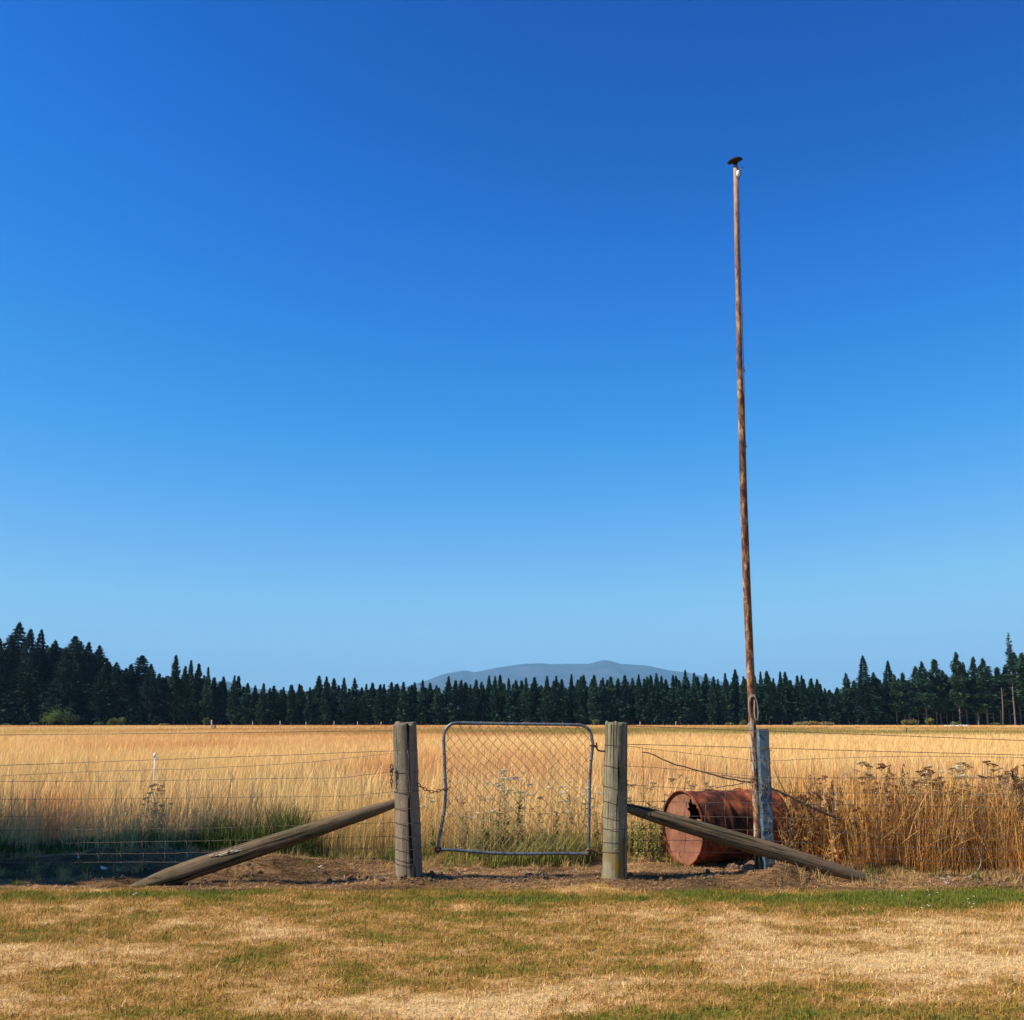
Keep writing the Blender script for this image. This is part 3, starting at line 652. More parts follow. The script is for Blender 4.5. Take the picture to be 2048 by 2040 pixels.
bushes = [(108, 1412, 34, (.11, .17, .045), 'round light green bush in front of the dark firs'), (140, 1424, 22, (.06, .10, .04), 'darker bush tucked against the right of the round green bush'),
 (70, 1446, 10, (.12, .16, .06), 'small low bush left of the round green bush'), (12, 1448, 10, (.12, .14, .06), 'low bush at the left edge of the field'), (198, 1445, 10, (.12, .16, .07), 'small grey-green bush left of the yellowish pair'),
 (227, 1437, 13, (.13, .17, .05), 'left bush of the yellow-green pair'), (244, 1434, 10, (.16, .18, .05), 'right bush of the yellow-green pair, with rounded top'), (330, 1448, 12, (.28, .20, .08), 'low dry brown bush at the far field edge'),
 (413, 1437, 9, (.09, .13, .05), 'green shrub growing beside the pale post under the firs'), (1192, 1440, 9, (.16, .19, .08), 'pale green shrub behind the gap left of the right gate post'), (1010, 1444, 9, (.25, .18, .09), 'brown tuft above the gate, left'), (1052, 1445, 9, (.27, .19, .10), 'brown tuft above the gate, right of the other'),
 (1610, 1443, 30, (.25, .20, .08), 'low dry thicket right of the flagpole at the field edge'), (1655, 1444, 26, (.24, .20, .09), 'dry thicket at the right end of the row of pines'), (1818, 1440, 22, (.16, .16, .05), 'yellow-green bush under the loose trees'), (1857, 1438, 13, (.17, .18, .05), 'upright yellow-green bush right of the wide one'),
 (1913, 1444, 12, (.17, .18, .06), 'small yellow-green bush under the tall right-hand pine'), (1990, 1446, 14, (.16, .16, .06), 'low olive bush near the right edge'), (1458, 1446, 9, (.20, .20, .08), 'pale shrub just left of the flagpole at the field edge'), (1486, 1441, 8, (.17, .19, .08), 'feathery pale shrub touching the flagpole line')]
for i, (px, yt, hw, cc, lab) in enumerate(bushes):
    D = 240-(i % 3); z = at(px, yt, D).z; x0 = at(px, yt, D).x; rw = hw/2200*D
    o = empty('bush', (x0, D, 0)); obj_of('foliage', leaf_blob('bush_foliage', rw*.95, rw*.8, z*.72, 1400, 7, cc, 500+i, ls=.20), o)
    MB().tube([(x0, D, -.1), (x0+.05, D, z*.6)], [.08, .04], 6).build('stem', M['bark'], o); tag(o, lab, 'bush')

# leafy tree off to the left whose shade falls on the corner of the fence
o = empty('leafy_tree', (-7.9, 8.3, 0)); obj_of('crown', leaf_blob('leafy_crown', 2.3, 2.0, 1.7, 26000, 14, (.06, .10, .03), 900, ls=.09), o).location = (0, 0, 2.3)
tb = MB(); tb.tube([(-7.9, 8.3, -.1), (-7.85, 8.3, 1.3), (-7.95, 8.35, 2.6), (-7.9, 8.3, 3.6)], [.14, .11, .08, .04], 10)
for k in range(7): a = k*.9; tb.tube([(-7.9, 8.3, 1.8+.2*k), (-7.9+math.cos(a)*.9, 8.3+math.sin(a)*.9, 2.6+.2*k)], [.04, .015], 6)
tb.build('trunk', M['bark'], o); tag(o, 'leafy tree beyond the left edge, shading the left corner of the fence', 'tree')

# ------------------------------------------------------------------ far fence and odds and ends in the field
def stickpost(px, py0, py1, D, wpx, m, name, lab, cat, grp=None):
    a = at(px, py1, D); b = at(px, py0, D); mb = MB(); r0 = wpx/2/2200*D
    mb.tube([(b.x, D, min(0, b.z)-.1), (b.x, D, (a.z+b.z)/2), (a.x+.02, D, a.z)], [r0*1.05, r0, r0*.9], 9); o = mb.build(name, m); tag(o, lab, cat, grp); return o
stickpost(423, 1463, 1440, 150, 3.2, M['palewood'], 'far_post', 'pale weathered post standing in the far grass at the left', 'post')
stickpost(429, 1463, 1450, 152, 5, M['bark'], 'tree_stump', 'short dark stump right beside the pale far post', 'stump')
stickpost(1812, 1470, 1455, 100, 4.5, M['bark'], 'tree_stump', 'short dark stump in the far field at the right', 'stump')
k = 0
for px in (505, 560, 612, 668, 715, 762, 1280, 1352):
    stickpost(px, 1458, 1441+random.uniform(0, 3), 215, 1.6, M['palewood'], 'far_fence_post', 'thin pale fence post at the far edge of the field', 'post', 'thin posts of the far fence')
a = at(1893, 1452, 205); b = at(1937, 1452, 205)
mb = MB()
for j in range(12):
    f = j/11; p = a.lerp(b, f); mb.box((p.x+random.uniform(-.1, .1), 205+random.uniform(-.3, .3), .16+random.uniform(0, .08)), (.45, .4, .10+random.uniform(0, .1)), Matrix.Rotation(random.uniform(-.4, .4), 3, 'Y'))
o = mb.build('cut_timber', M['litter']); tag(o, 'pale strip of cut timber lying at the far edge under the right trees', 'timber')
# white electric fence standard in the left field
Yw = 11.5; t = at(310, 1510, Yw); e = empty('fence_standard', (t.x, Yw, 0)); MB().tube([(t.x+.01, Yw, -.05), (t.x, Yw, t.z)], .0045, 8).build('rod', M['white'], e)
mb = MB(); mb.tube([(t.x-.004, Yw, t.z-.03), (t.x-.004, Yw, t.z-.01), (t.x, Yw, t.z+.012), (t.x, Yw, t.z+.02)], [.007, .014, .014, .006], 10); mb.ring((t.x+.03, Yw, t.z-.03), (0, 1, 0), .010, .003, 12); mb.build('insulator', M['white'], e)
tag(e, 'thin white electric fence rod with insulator standing in the left field grass', 'fence rod')

# ------------------------------------------------------------------ logs (posts and braces)
def log(name, p0, p1, r0, r1, m, seed, cap='flat', taper_in=0, nr=70, sg=56, prof=None, axis_ext=0):
    p0 = Vector(p0); p1 = Vector(p1); L = (p1-p0).length
    th = np.linspace(0, 2*np.pi, sg, endpoint=False); zz = np.linspace(0, L, nr)
    T, Zz = np.meshgrid(th, zz); f = Zz/L
    rr = r0+(r1-r0)*f if prof is None else np.interp(f, [q[0] for q in prof], [q[1] for q in prof])
    cx, cy = np.cos(T)*2, np.sin(T)*2
    d = .03*(fbm(cx+seed, cy+Zz*.8, 3, seed)-.5)*2
    cr = vnoise(T*sg/2/np.pi*.28+seed*3, Zz*.9, seed+3); crack = -.03*np.clip(1-np.abs(cr-.5)*14, 0, 1)
    cr2 = vnoise(T*sg/2/np.pi*.5+seed, Zz*2, seed+9); crack = (crack-.03*np.clip(1-np.abs(cr2-.5)*9, 0, 1))*(1-sstep(.90, .985, f))
    rr = rr*(1+d+crack*(np.sin(np.pi*np.clip(f*1.03, 0, 1))**.3))
    bend = .006*np.sin(f*5+seed)
    top = Zz + (f > .999)*(.012*np.sin(T*3+seed)+.008*np.sin(T*7))
    V = np.stack([np.cos(T)*rr+bend, np.sin(T)*rr, top], -1).reshape(-1, 3)
    idx = np.arange(nr*sg).reshape(nr, sg); nxt = np.roll(idx, -1, 1)
    fs = np.stack([idx[:-1], nxt[:-1], nxt[1:], idx[1:]], -1).reshape(-1, 4).tolist()
    V = V.tolist(); b = len(V)
    for k, fr in enumerate((.7, .35)):
        base = idx[-1] if k == 0 else np.arange(b+(k-1)*sg, b+k*sg)
        for j in range(sg):
            q = V[idx[-1][j]]; V.append([q[0]*fr, q[1]*fr, L+.004*math.sin(j)+(.006 if k else .004)])
    c = len(V); V.append([0, 0, L+.004])
    lv = [idx[-1].tolist(), list(range(b, b+sg)), list(range(b+sg, b+2*sg))]
    for k in range(2): fs += [[lv[k][j], lv[k][(j+1) % sg], lv[k+1][(j+1) % sg], lv[k+1][j]] for j in range(sg)]
    fs += [[lv[2][j], lv[2][(j+1) % sg], c] for j in range(sg)]
    fs.append(idx[0][::-1].tolist())
    me = bpy.data.meshes.new(name); me.from_pydata(V, [], fs); me.polygons.foreach_set('use_smooth', [True]*len(me.polygons)); me.materials.append(m)
    o = bpy.data.objects.new(name, me); col.objects.link(o)
    return o, (p1-p0).to_track_quat('Z', 'Y')
FY = 8.12
def gate_post(pxt, pyt, pxb, pyb, rt, rb, m, seed, label, bands, Ypost=FY):
    t = at(pxt, pyt, Ypost); b = at(pxb, pyb, Ypost); d = (b-t)/(t.z-b.z); base = t+d*(t.z-0); base.z = 0
    e = empty('fence_post', base); p0 = base+d*.12
    o, q = log('timber', p0, t, rb, rt, m, seed); o.parent = e; o.location = p0-base; o.rotation_mode = 'QUATERNION'; o.rotation_quaternion = q
    for yy in bands:
        c = at(pxt+(pxb-pxt)*(yy-pyt)/(pyb-pyt), yy, Ypost); f = (c.z-base.z)/(t.z-base.z); rr = rb+(rt-rb)*f+.003
        mb = MB(); n = 28; r_ = random.Random(int(yy)); ph = r_.uniform(0, 6); am = r_.uniform(.002, .008)
        mb.tube([(c.x+math.cos(2*math.pi*k/n)*rr, c.y+math.sin(2*math.pi*k/n)*rr, c.z+am*math.sin(2*math.pi*k/n+ph)) for k in range(n+1)], .0019, 5, False); mb.build('wire_tie', M['wire'], e)
    tag(e, label, 'post', None); return e, t
PL, tL = gate_post(809, 1447, 819, 1762, .086, .098, M['post_l'], 3, 'round weathered brown-grey gate post on the left, with the chain hanging from it', [1461, 1501, 1543, 1582, 1616, 1645, 1672, 1695, 1716, 1727])
PR, tR = gate_post(1233, 1447, 1228, 1757, .082, .095, M['post_r'], 11, 'round greenish-grey gate post on the right, with yellow lichen at its foot', [1489, 1531, 1570, 1602, 1632, 1657, 1681, 1702])
# loose wire along the left post
mb = MB(); mb.tube([at(x_, y_, FY-.105) for x_, y_ in ((815, 1500), (818, 1520), (816, 1545), (820, 1580), (815, 1600), (816, 1640), (819, 1700))], .0016, 5); o = mb.build('wire_tie', M['wire'], PL)

# outer fence posts that the wires run on to
for pxx, Yp, lab in ((-330, FY, 'round fence post beyond the left edge carrying the wires'), (2420, FY, 'round fence post beyond the right edge carrying the wires')):
    gate_post(pxx, 1447, pxx, 1760, .075, .085, M['post_l'], abs(pxx), lab, [])
def brace(pts, rads, m, seed, label, Y0):
    """a round pole laid along photo points at the fence line"""
    P = [at(x_, y_, Y0+k) for x_, y_, k in pts]
    p0, p1 = P[0], P[-1]; L = (p1-p0).length
    fr = [(p-p0).dot((p1-p0).normalized())/L for p in P]
    o, q = log('brace_pole', p0, p1, .05, .05, m, seed, prof=list(zip(fr, rads)), nr=110, sg=44)
    o.location = p0; o.rotation_mode = 'QUATERNION'; o.rotation_quaternion = q; tag(o, label, 'brace pole'); return o
BL = brace([(238, 1786, -.04), (330, 1760, -.05), (380, 1745, -.04), (489, 1712, -.02), (640, 1660, 0), (740, 1624, 0), (792, 1606, 0)], [.018, .062, .070, .064, .055, .045, .030], M['brace'], 21, 'weathered round brace pole slanting from the left gate post down to the ground', FY)
BR = brace([(1795, 1776, -.05), (1730, 1762, -.055), (1660, 1746, -.06), (1556, 1712, -.08), (1428, 1669, -.06), (1328, 1637, -.03), (1275, 1620, 0), (1245, 1613, .02)], [.016, .036, .048, .060, .059, .050, .040, .026], M['brace'], 33, 'mossy grey-green brace pole slanting from the right gate post across the drum', FY)
# pale splintered strip on the left brace
mb = MB()
for dx_, w_ in ((0, .007), (9, .005), (-12, .004)):
    mb.tube([at(430+dx_, 1712, FY-.09), at(462+dx_, 1703, FY-.088), at(488+dx_*1.3, 1695+dx_*.2, FY-.078)], [.003, w_, .003], 6)
q = mb.build('split_strip', M['bare']); 
q.parent = BL; q.matrix_parent_inverse = (Matrix.Translation(BL.location) @ BL.rotation_quaternion.to_matrix().to_4x4()).inverted()

# ------------------------------------------------------------------ fence wires and netting
def smoothline(pts, n=10, wob=0, seed=0):
    r_ = random.Random(seed); xs_ = [p[0] for p in pts]; ys_ = [p[1] for p in pts]; out = []
    N_ = max(2, int(abs(xs_[-1]-xs_[0])/14))
    for k in range(N_+1):
        x_ = xs_[0]+(xs_[-1]-xs_[0])*k/N_; y_ = float(np.interp(x_, xs_, ys_) if xs_[0] < xs_[-1] else np.interp(-x_, [-v for v in xs_], ys_))
        out.append((x_, y_+(r_.uniform(-wob, wob) if 0 < k < N_ else 0)))
    return out
def wire(pts, Y0, r_=.0016, wob=0, name='fence_wire', label=None, parent=None, m=None, seed=0, group=None):
    mb = MB(); mb.tube([at(x_, y_, Y0) for x_, y_ in smoothline(pts, wob=wob, seed=seed)], r_, 5)
    o = mb.build(name, m or M['wire'], parent)
    if label: tag(o, label, 'wire', group)
    return o
YL = FY+.02
wire([(-330, 1474), (0, 1470), (400, 1466), (800, 1461)], YL, .0022, .3, label='topmost plain wire of the left fence')
wire([(-330, 1540), (0, 1531), (331, 1519), (600, 1509), (800, 1501)], YL, .0020, .4, label='second plain wire of the left fence, just above the netting')
YR = FY+.02
wire([(1240, 1451), (1500, 1461), (1534, 1461.5), (2048, 1481), (2420, 1495)], YR, .0025, .3, label='topmost plain wire of the right fence')
wire([(1240, 1488), (1502, 1495), (1750, 1502.5), (2048, 1510), (2420, 1519)], YR, .0025, .3, label='second plain wire of the right fence')
def netting(rows, Y0, x0, x1, step, label, seed, bent=()):
    e = empty('wire_netting', (at((x0+x1)/2, 1447, Y0).x, Y0, 0)); r_ = random.Random(seed)
    for k, row in enumerate(rows): wire(row, Y0, .0015 if x0 < 0 else .0017, .5, name='strand', parent=e, seed=seed+k)
    xx = x0
    while xx < x1:
        mb = MB()
        prev = (xx, np.interp(xx, [p[0] for p in rows[0]], [p[1] for p in rows[0]]))
        for k in range(1, len(rows)):
            nxx = xx+r_.uniform(-2.2, 2.2); yy = np.interp(nxx, [p[0] for p in rows[k]], [p[1] for p in rows[k]])
            if k in bent:
                mx = (prev[0]+nxx)/2+r_.uniform(1, 4); px0 = prev[0]-r_.uniform(3, 9)
                pts = [(px0, prev[1]), (px0+1, prev[1]+(yy-prev[1])*.45), (mx+2, yy-3), (nxx+3, yy)]
            else: pts = [prev, ((prev[0]+nxx)/2+r_.uniform(-1.5, 1.5), (prev[1]+yy)/2), (nxx, yy)]
            mb.tube([at(a_, b_, Y0-.002) for a_, b_ in pts], .0011 if x0 < 0 else .0014, 4)
            p = at(nxx, yy, Y0-.002); mb.tube([p-Vector((.006, 0, 0)), p+Vector((.006, 0, 0))], .0024, 5)
            prev = (nxx, yy)
        mb.build('stay_wire', M['wire'], e); xx += step*r_.uniform(.96, 1.04)
    tag(e, label, 'netting'); return e
rowsL = [[(-330, 1560), (0, 1552), (153, 1544), (373, 1538), (538, 1530), (633, 1523), (800, 1505)], [(-330, 1568), (0, 1563), (290, 1562), (538, 1557), (683, 1556), (800, 1541)],
 [(-330, 1604), (0, 1599), (290, 1597), (538, 1594), (700, 1592), (800, 1582)], [(-330, 1637), (0, 1633), (290, 1631), (538, 1626), (800, 1616)], [(-330, 1664), (0, 1661), (400, 1657), (800, 1645)],
 [(-330, 1690), (80, 1687), (500, 1680), (800, 1672)], [(-330, 1712), (0, 1709), (320, 1707), (800, 1695)], [(-330, 1728), (0, 1725), (400, 1724), (800, 1716)]]
netting(rowsL, YL, -325, 795, 43.5, 'sagging wire netting of the left fence', 3, bent=(1,))
rowsR = [[(1245, 1491), (1328, 1501), (1453, 1515), (1499, 1520), (1540, 1522), (1698, 1515), (1812, 1512), (2048, 1515), (2420, 1522)], [(1245, 1531), (1371, 1540), (1500, 1552), (1600, 1556), (2110, 1556), (2420, 1560)],
 [(1245, 1569), (1371, 1577), (1500, 1584), (2110, 1590), (2420, 1594)], [(1245, 1602), (1399, 1605), (1540, 1606), (2110, 1618), (2420, 1622)], [(1245, 1628), (1308, 1631), (1513, 1635), (1580, 1636), (2110, 1646), (2420, 1650)],
 [(1245, 1656), (1456, 1659), (1576, 1663), (2110, 1676), (2420, 1680)], [(1245, 1680), (1536, 1682), (1700, 1692), (2048, 1700), (2420, 1704)], [(1245, 1702), (1500, 1706), (1750, 1717), (1900, 1722), (2048, 1722), (2420, 1726)]]
netting(rowsR, YR, 1285, 2418, 42.6, 'loose wire netting of the right fence in front of the drum and weeds', 5)

# ------------------------------------------------------------------ gate
GY = 8.10
gl = at(875, 1700, GY); ge = empty('gate', (at(1030, 1447, GY).x, GY, 0))
fr = [(874.4, 1706), (878, 1679), (884, 1648), (889.5, 1613), (891.5, 1579), (890, 1548), (888.6, 1505), (887.5, 1480), (889, 1466), (894, 1455.5), (902, 1448.5), (912, 1445.8), (930, 1445.6), (1006, 1447.6), (1090, 1448.6), (1155, 1449.8), (1167, 1452), (1176, 1457.5), (1181.5, 1466), (1184, 1478), (1185.4, 1491), (1183, 1515), (1181, 1534), (1179, 1591), (1178, 1648), (1177.6, 1713)]
def curve(pts, per=4):
    out = []; n_ = len(pts)
    for i in range(n_-1):
        p = [Vector((*pts[max(0, min(n_-1, j))], 0)) for j in (i-1, i, i+1, i+2)]
        for k in range(per):
            t = k/per; out.append(tuple((.5*((2*p[1])+(p[2]-p[0])*t+(2*p[0]-5*p[1]+4*p[2]-p[3])*t*t+(3*p[1]-p[0]-3*p[2]+p[3])*t**3))[:2]))
    out.append(pts[-1][:2]); return out
frc = curve(fr, 4)
MB().tube([at(x_, y_, GY) for x_, y_ in frc], .0112, 14).build('frame', M['galv'], ge)
bot = curve([(874, 1699), (909, 1700), (978, 1705.5), (1035, 1707.5), (1120, 1707), (1177, 1707.5)], 5)
MB().tube([at(x_, y_, GY) for x_, y_ in bot], .0112, 14).build('bottom_rail', M['galv'], ge)
for (x_, y_) in ((876, 1699), (1176, 1707.5)):
    p = at(x_, y_, GY); mb = MB(); mb.tube([p-Vector((.022, 0, 0)), p+Vector((.022, 0, 0))], .0155, 12); mb.tube([p-Vector((0, 0, .02)), p+Vector((0, 0, .02))], .0155, 12); mb.build('corner_clamp', M['rustwire'], ge)
# chain link: two families of slanted wires cut by the frame outline
poly = frc+bot[::-1]
def inside(x_, y_):
    c_ = False; n_ = len(poly); j = n_-1
    for i in range(n_):
        if (poly[i][1] > y_) != (poly[j][1] > y_) and x_ < (poly[j][0]-poly[i][0])*(y_-poly[i][1])/(poly[j][1]-poly[i][1])+poly[i][0]: c_ = not c_
        j = i
    return c_
mb = MB(); W_, H_ = 19.6, 22.5
def warp(a_, b_): return a_+2.2*math.sin(b_*.045+a_*.02), b_+2.0*math.sin(a_*.035)+2.5*math.sin(b_*.03+1)
for fam in (1, -1):
    k = -40
    for k in range(-40, 60):
        seg_ = []; s_ = 0
        for j in range(0, 60):
            yy = 1440+j*H_/4; xx = 870+k*W_+fam*(yy-1440)*W_/H_
            a_, b_ = warp(xx, yy)
            if inside(a_, b_):
                seg_.append(at(a_, b_, GY+fam*.0016*(1 if (j//2+k) % 2 else -1)))
            else:
                if len(seg_) > 1: mb.tube(seg_, .0019, 5)
                seg_ = []
        if len(seg_) > 1: mb.tube(seg_, .0019, 5)
mb.build('chain_link_mesh', M['netwire'], ge)
# wire lashings round the frame
mb = MB(); acc = 0; last = None
Pp = [at(x_, y_, GY) for x_, y_ in frc]
for i in range(1, len(Pp)-1):
    acc += (Pp[i]-Pp[i-1]).length
    if acc > .072:
        acc = 0; t = (Pp[i+1]-Pp[i-1]).normalized(); ax = (t+Vector((0, .0, .0))+.55*t.cross(Vector((0, 1, 0)))).normalized()
        MB().ring(Pp[i], ax, .0155, .0026, 14, 4).build('wire_lashing', M['wire'], ge)
Pb = [at(x_, y_, GY) for x_, y_ in bot]; acc = 0
for i in range(60):
    f = i/59; q_ = f*(len(Pb)-1); j = min(int(q_), len(Pb)-2); p = Pb[j].lerp(Pb[j+1], q_-j)
    if i % 4 == 2: MB().ring(p, (1, 0, .6), .0155, .0026, 14, 4).build('wire_lashing', M['wire'], ge)
# hinges
mb = MB(); p = at(1184.5, 1491, GY); mb.ring(p, (0, .1, 1), .018, .005, 14, 6); mb.tube([p+Vector((.018, 0, 0)), at(1191, 1494, GY)], [.006, .007], 8); mb.ring(at(1193, 1494, GY), (0, .1, 1), .010, .004, 10, 6); mb.build('hinge', M['rustwire'], ge)
mb = MB(); p = at(1178, 1700, GY); mb.ring(p, (0, .1, 1), .018, .005, 14, 6); mb.ring(at(1187, 1700, GY), (0, .1, 1), .010, .004, 10, 6); mb.tube([p, at(1187, 1700, GY)], .006, 8); mb.build('hinge', M['rustwire'], ge)
tag(ge, 'bent galvanised pipe gate filled with chain link mesh between the two posts', 'gate')
for pts in ([(1193, 1485), (1193.5, 1496), (1196, 1500), (1201, 1502), (1216, 1502.5)], [(1187, 1692), (1187, 1702), (1191, 1706), (1206, 1707)]):
    MB().tube([at(x_, y_, GY) for x_, y_ in curve(pts, 3)], .0065, 10).build('hinge_pin', M['rustwire'], PR)
# chain between left post and gate
def chain(pts, Y0, name, label, Y1=None):
    mb = MB(); P = [at(x_, y_, Y0+(0 if Y1 is None else (Y1-Y0)*k/(len(pts)-1))) for k, (x_, y_) in enumerate(pts)]
    acc = 0; step = .026; i = 0; segs = []
    d = [0]
    for a_, b_ in zip(P, P[1:]): d.append(d[-1]+(b_-a_).length)
    n_ = int(d[-1]/step)
    for k in range(n_+1):
        s_ = k*step; j = max(q for q in range(len(P)-1) if d[q] <= s_+1e-9); t = (P[j+1]-P[j]); u = t.normalized(); p = P[j]+u*(s_-d[j])
        ax = u.cross(Vector((0, 1, 0))).normalized() if k % 2 else Vector((0, 1, 0)); w_ = u.cross(ax)
        pts_ = [p+u*math.cos(an)*.017+w_*math.sin(an)*.009 for an in [2*math.pi*q/12 for q in range(13)]]
        mb.tube(pts_, .0032, 6, False)
    o = mb.build(name, M['rustwire']); tag(o, label, 'chain'); return o
chain(curve([(838, 1570), (846, 1576), (856, 1581), (866, 1584), (876, 1582), (886, 1579), (893, 1578), (899, 1575)], 2), GY-.02, 'chain', 'rusty chain slung between the left gate post and the gate frame')
chain([(783, 1533), (783, 1545), (783, 1573)], GY-.05, 'chain', 'short rusty chain end hanging down the left side of the left post')
mb = MB(); p = at(783, 1540, GY-.06); mb.box(p, (.022, .012, .032), Matrix.Rotation(.3, 3, 'Y')); mb.ring(p+Vector((0, 0, .02)), (0, 1, 0), .011, .003, 14, 6); o = mb.build('chain_hook', M['rustwire']); tag(o, 'rusty hook and shackle stapled to the left side of the left post', 'hook')

# ------------------------------------------------------------------ flagpole
PY = 8.38
pe_pts = [(1471.5, 332, .0195), (1473.6, 480, .0205), (1476.5, 600, .0215), (1480.5, 780, .0245), (1482, 800, .0262), (1487, 1000, .0275), (1493, 1180, .0275), (1500, 1340, .0275), (1505, 1456, .0275), (1510, 1560, .0270), (1514, 1640, .0265), (1516, 1725, .0265)]
pb = at(1516, 1735, PY); fe_ = empty('flagpole', (pb.x, PY, 0))
MB().tube([at(a_, b_, PY) for a_, b_, _ in pe_pts]+[Vector((pb.x, PY, -.2))], [q[2] for q in pe_pts]+[.0265], 20).build('pipe', M['pole'], fe_)
tp = at(1471, 326, PY); mb = MB()
axv = Vector((-.24, -.16, 1)).normalized(); prof_ = [(-.042, .012), (-.020, .014), (-.008, .030), (.002, .064), (.008, .066), (.020, .052), (.030, .03), (.034, .004)]
mb.tube([tp+axv*(a_+.012) for a_, _ in prof_], [b_ for _, b_ in prof_], 24).build('cap', M['black'], fe_)
mb = MB(); p = at(1476.5, 347, PY-.03); mb.tube([p+Vector((0, -.006, 0)), p+Vector((0, .006, 0))], [.024, .024], 16); o = mb.build('pulley', M['white'], fe_); o.scale = (.7, 1, 1.2); o.location = (o.location[0], 0, 0)
# keep the pulley mesh centred after scaling
for v in o.data.vertices:
    v.co.x = (p.x-fe_.location.x)/.7 + (v.co.x-(p.x-fe_.location.x)); v.co.z = p.z/1.2+(v.co.z-p.z)
MB().tube([at(1472, 338, PY), at(1479, 340, PY-.03), at(1481, 349, PY-.02), at(1478, 354, PY-.02)], .006, 8).build('pulley_bracket', M['black'], fe_)
mb = MB(); mb.tube([at(1477, 343, PY-.035), at(1482, 338, PY-.035), at(1486, 334.5, PY-.035)], [.003, .004, .007], 8)
mb.build('rope_end', M['rope'], fe_)
hp = [(1478, 352), (1480, 500), (1483.5, 600), (1487.5, 740), (1490, 860), (1494, 1000), (1501, 1180), (1508, 1340), (1510.5, 1392)]
mb = MB(); mb.tube([at(a_, b_, PY-.01) for a_, b_ in hp], .0035, 6)
mb.build('halyard', M['rope'], fe_)
for y_ in (738, 890): p = at(float(np.interp(y_, [q[1] for q in hp], [q[0] for q in hp])), y_, PY-.01); MB().tube([p+Vector((.003, 0, .02)), p, p+Vector((.008, 0, -.02))], .006, 6).build('rope_knot', M['rope'], fe_)
mb = MB()
for k in range(3):
    o_ = k*1.7-1.7
    mb.tube([at(a_+o_*.4, b_+o_, PY-.032-.004*k) for a_, b_ in curve([(1509, 1391), (1502, 1392), (1498, 1400), (1497.5, 1415), (1500, 1430), (1505, 1438)], 4)], .0036, 6)
    mb.tube([at(a_+o_*.4, b_+o_, PY-.034-.004*k) for a_, b_ in curve([(1509, 1391), (1513, 1402), (1515.5, 1420), (1515, 1434), (1511, 1439), (1509, 1428), (1508.5, 1400)], 4)], .0036, 6)
mb.build('rope_coil', M['rope'], fe_)
# rope wrapped down the pipe and a strap round it
mb = MB(); hs_ = []
for k in range(90):
    f = k/89; y_ = 1436+f*62; c = at(1504.5+3*f, y_, PY); an = f*9+1; hs_.append(c+Vector((math.cos(an)*.030, math.sin(an)*.030, 0)))
mb.tube(hs_, .005, 6).build('rope_wrap', M['rope'], fe_)
tag(fe_, 'tall rusty flaking flagpole with black cap and white pulley', 'flagpole')

# blue-grey painted square post right of the flagpole
BY = 8.33
a = at(1524, 1458, BY); b = at(1536, 1700, BY); d = (b-a)/(a.z-b.z); foot = a+d*a.z
be = empty('square_post', (foot.x, BY, 0))
def sqpost(a, d, w, dep, zt, m):
    rows = []; n_ = 24; rr = random.Random(4)
    for k in range(n_+1):
        z = zt*(1-k/n_)-(.1 if k == n_ else 0); c = Vector((a.x+d.x*(a.z-z), a.y, z)); j = [rr.uniform(-.0015, .0015) for _ in range(4)]; ch = .008
        hw = w/2; hd = dep/2
        rows.append([c+Vector(v) for v in ((-hw+j[0], -hd+ch, 0), (-hw+ch, -hd+j[1], 0), (hw-ch, -hd+j[1], 0), (hw+j[2], -hd+ch, 0), (hw+j[2], hd, 0), (-hw+j[0], hd, 0))])
    vs = [v for r_ in rows for v in r_]; fs = [tuple(reversed(range(6)))]
    for k in range(n_):
        for q in range(6): fs.append((k*6+q, k*6+(q+1) % 6, (k+1)*6+(q+1) % 6, (k+1)*6+q))
    fs = [tuple(reversed(f)) for f in fs]
    return MB().add(vs, fs)
sqpost(a, d, .082, .09, a.z, M['blue']).build('timber', M['blue'], be, False)
for (x_, y_) in ((1519, 1470), (1532, 1560), (1524, 1572), (1530, 1620), (1531, 1575)):
    p = at(x_, y_, BY-.046); MB().tube([p, p+Vector((0, -.008, 0))], .006, 8).build('nail', M['rustwire'], be)
# wires bound round pole and post
def around(yc, wob, seed, ang=0):
    r_ = random.Random(seed); pts = []
    for k in range(25):
        t = 2*math.pi*k/24; x_ = 1522+math.cos(t)*21; pts.append(at(x_, yc+wob*math.sin(t*2+seed)+ang*math.cos(t), BY+math.sin(t)*.07-.0))
    return pts
mb = MB()
for yc, wb, sd, an in ((1501, 3, 1, -2), (1523, 2, 2, 2), (1561, 4, 3, 3), (1566, 5, 4, -6), (1572, 7, 5, 4), (1580, 3, 6, -2), (1587, 4, 7, 3), (1612, 3, 8, -2), (1680, 4, 9, -3), (1686, 3, 10, 3)):
    mb.tube(around(yc, wb, sd, an), .0021, 5, False)
mb.build('wire_binding', M['wire'], be)
mb = MB(); mb.tube([at(x_, y_, BY-.055) for x_, y_ in curve([(1516, 1560), (1524, 1580), (1536, 1556), (1528, 1590), (1518, 1598), (1520, 1615), (1530, 1622), (1540, 1650), (1543, 1668), (1533, 1675), (1522, 1682), (1540, 1690)], 5)], .0021, 5).build('loose_wire', M['wire'], be)
tag(be, 'square fence post with flaking blue-grey paint, strapped beside the flagpole', 'post')

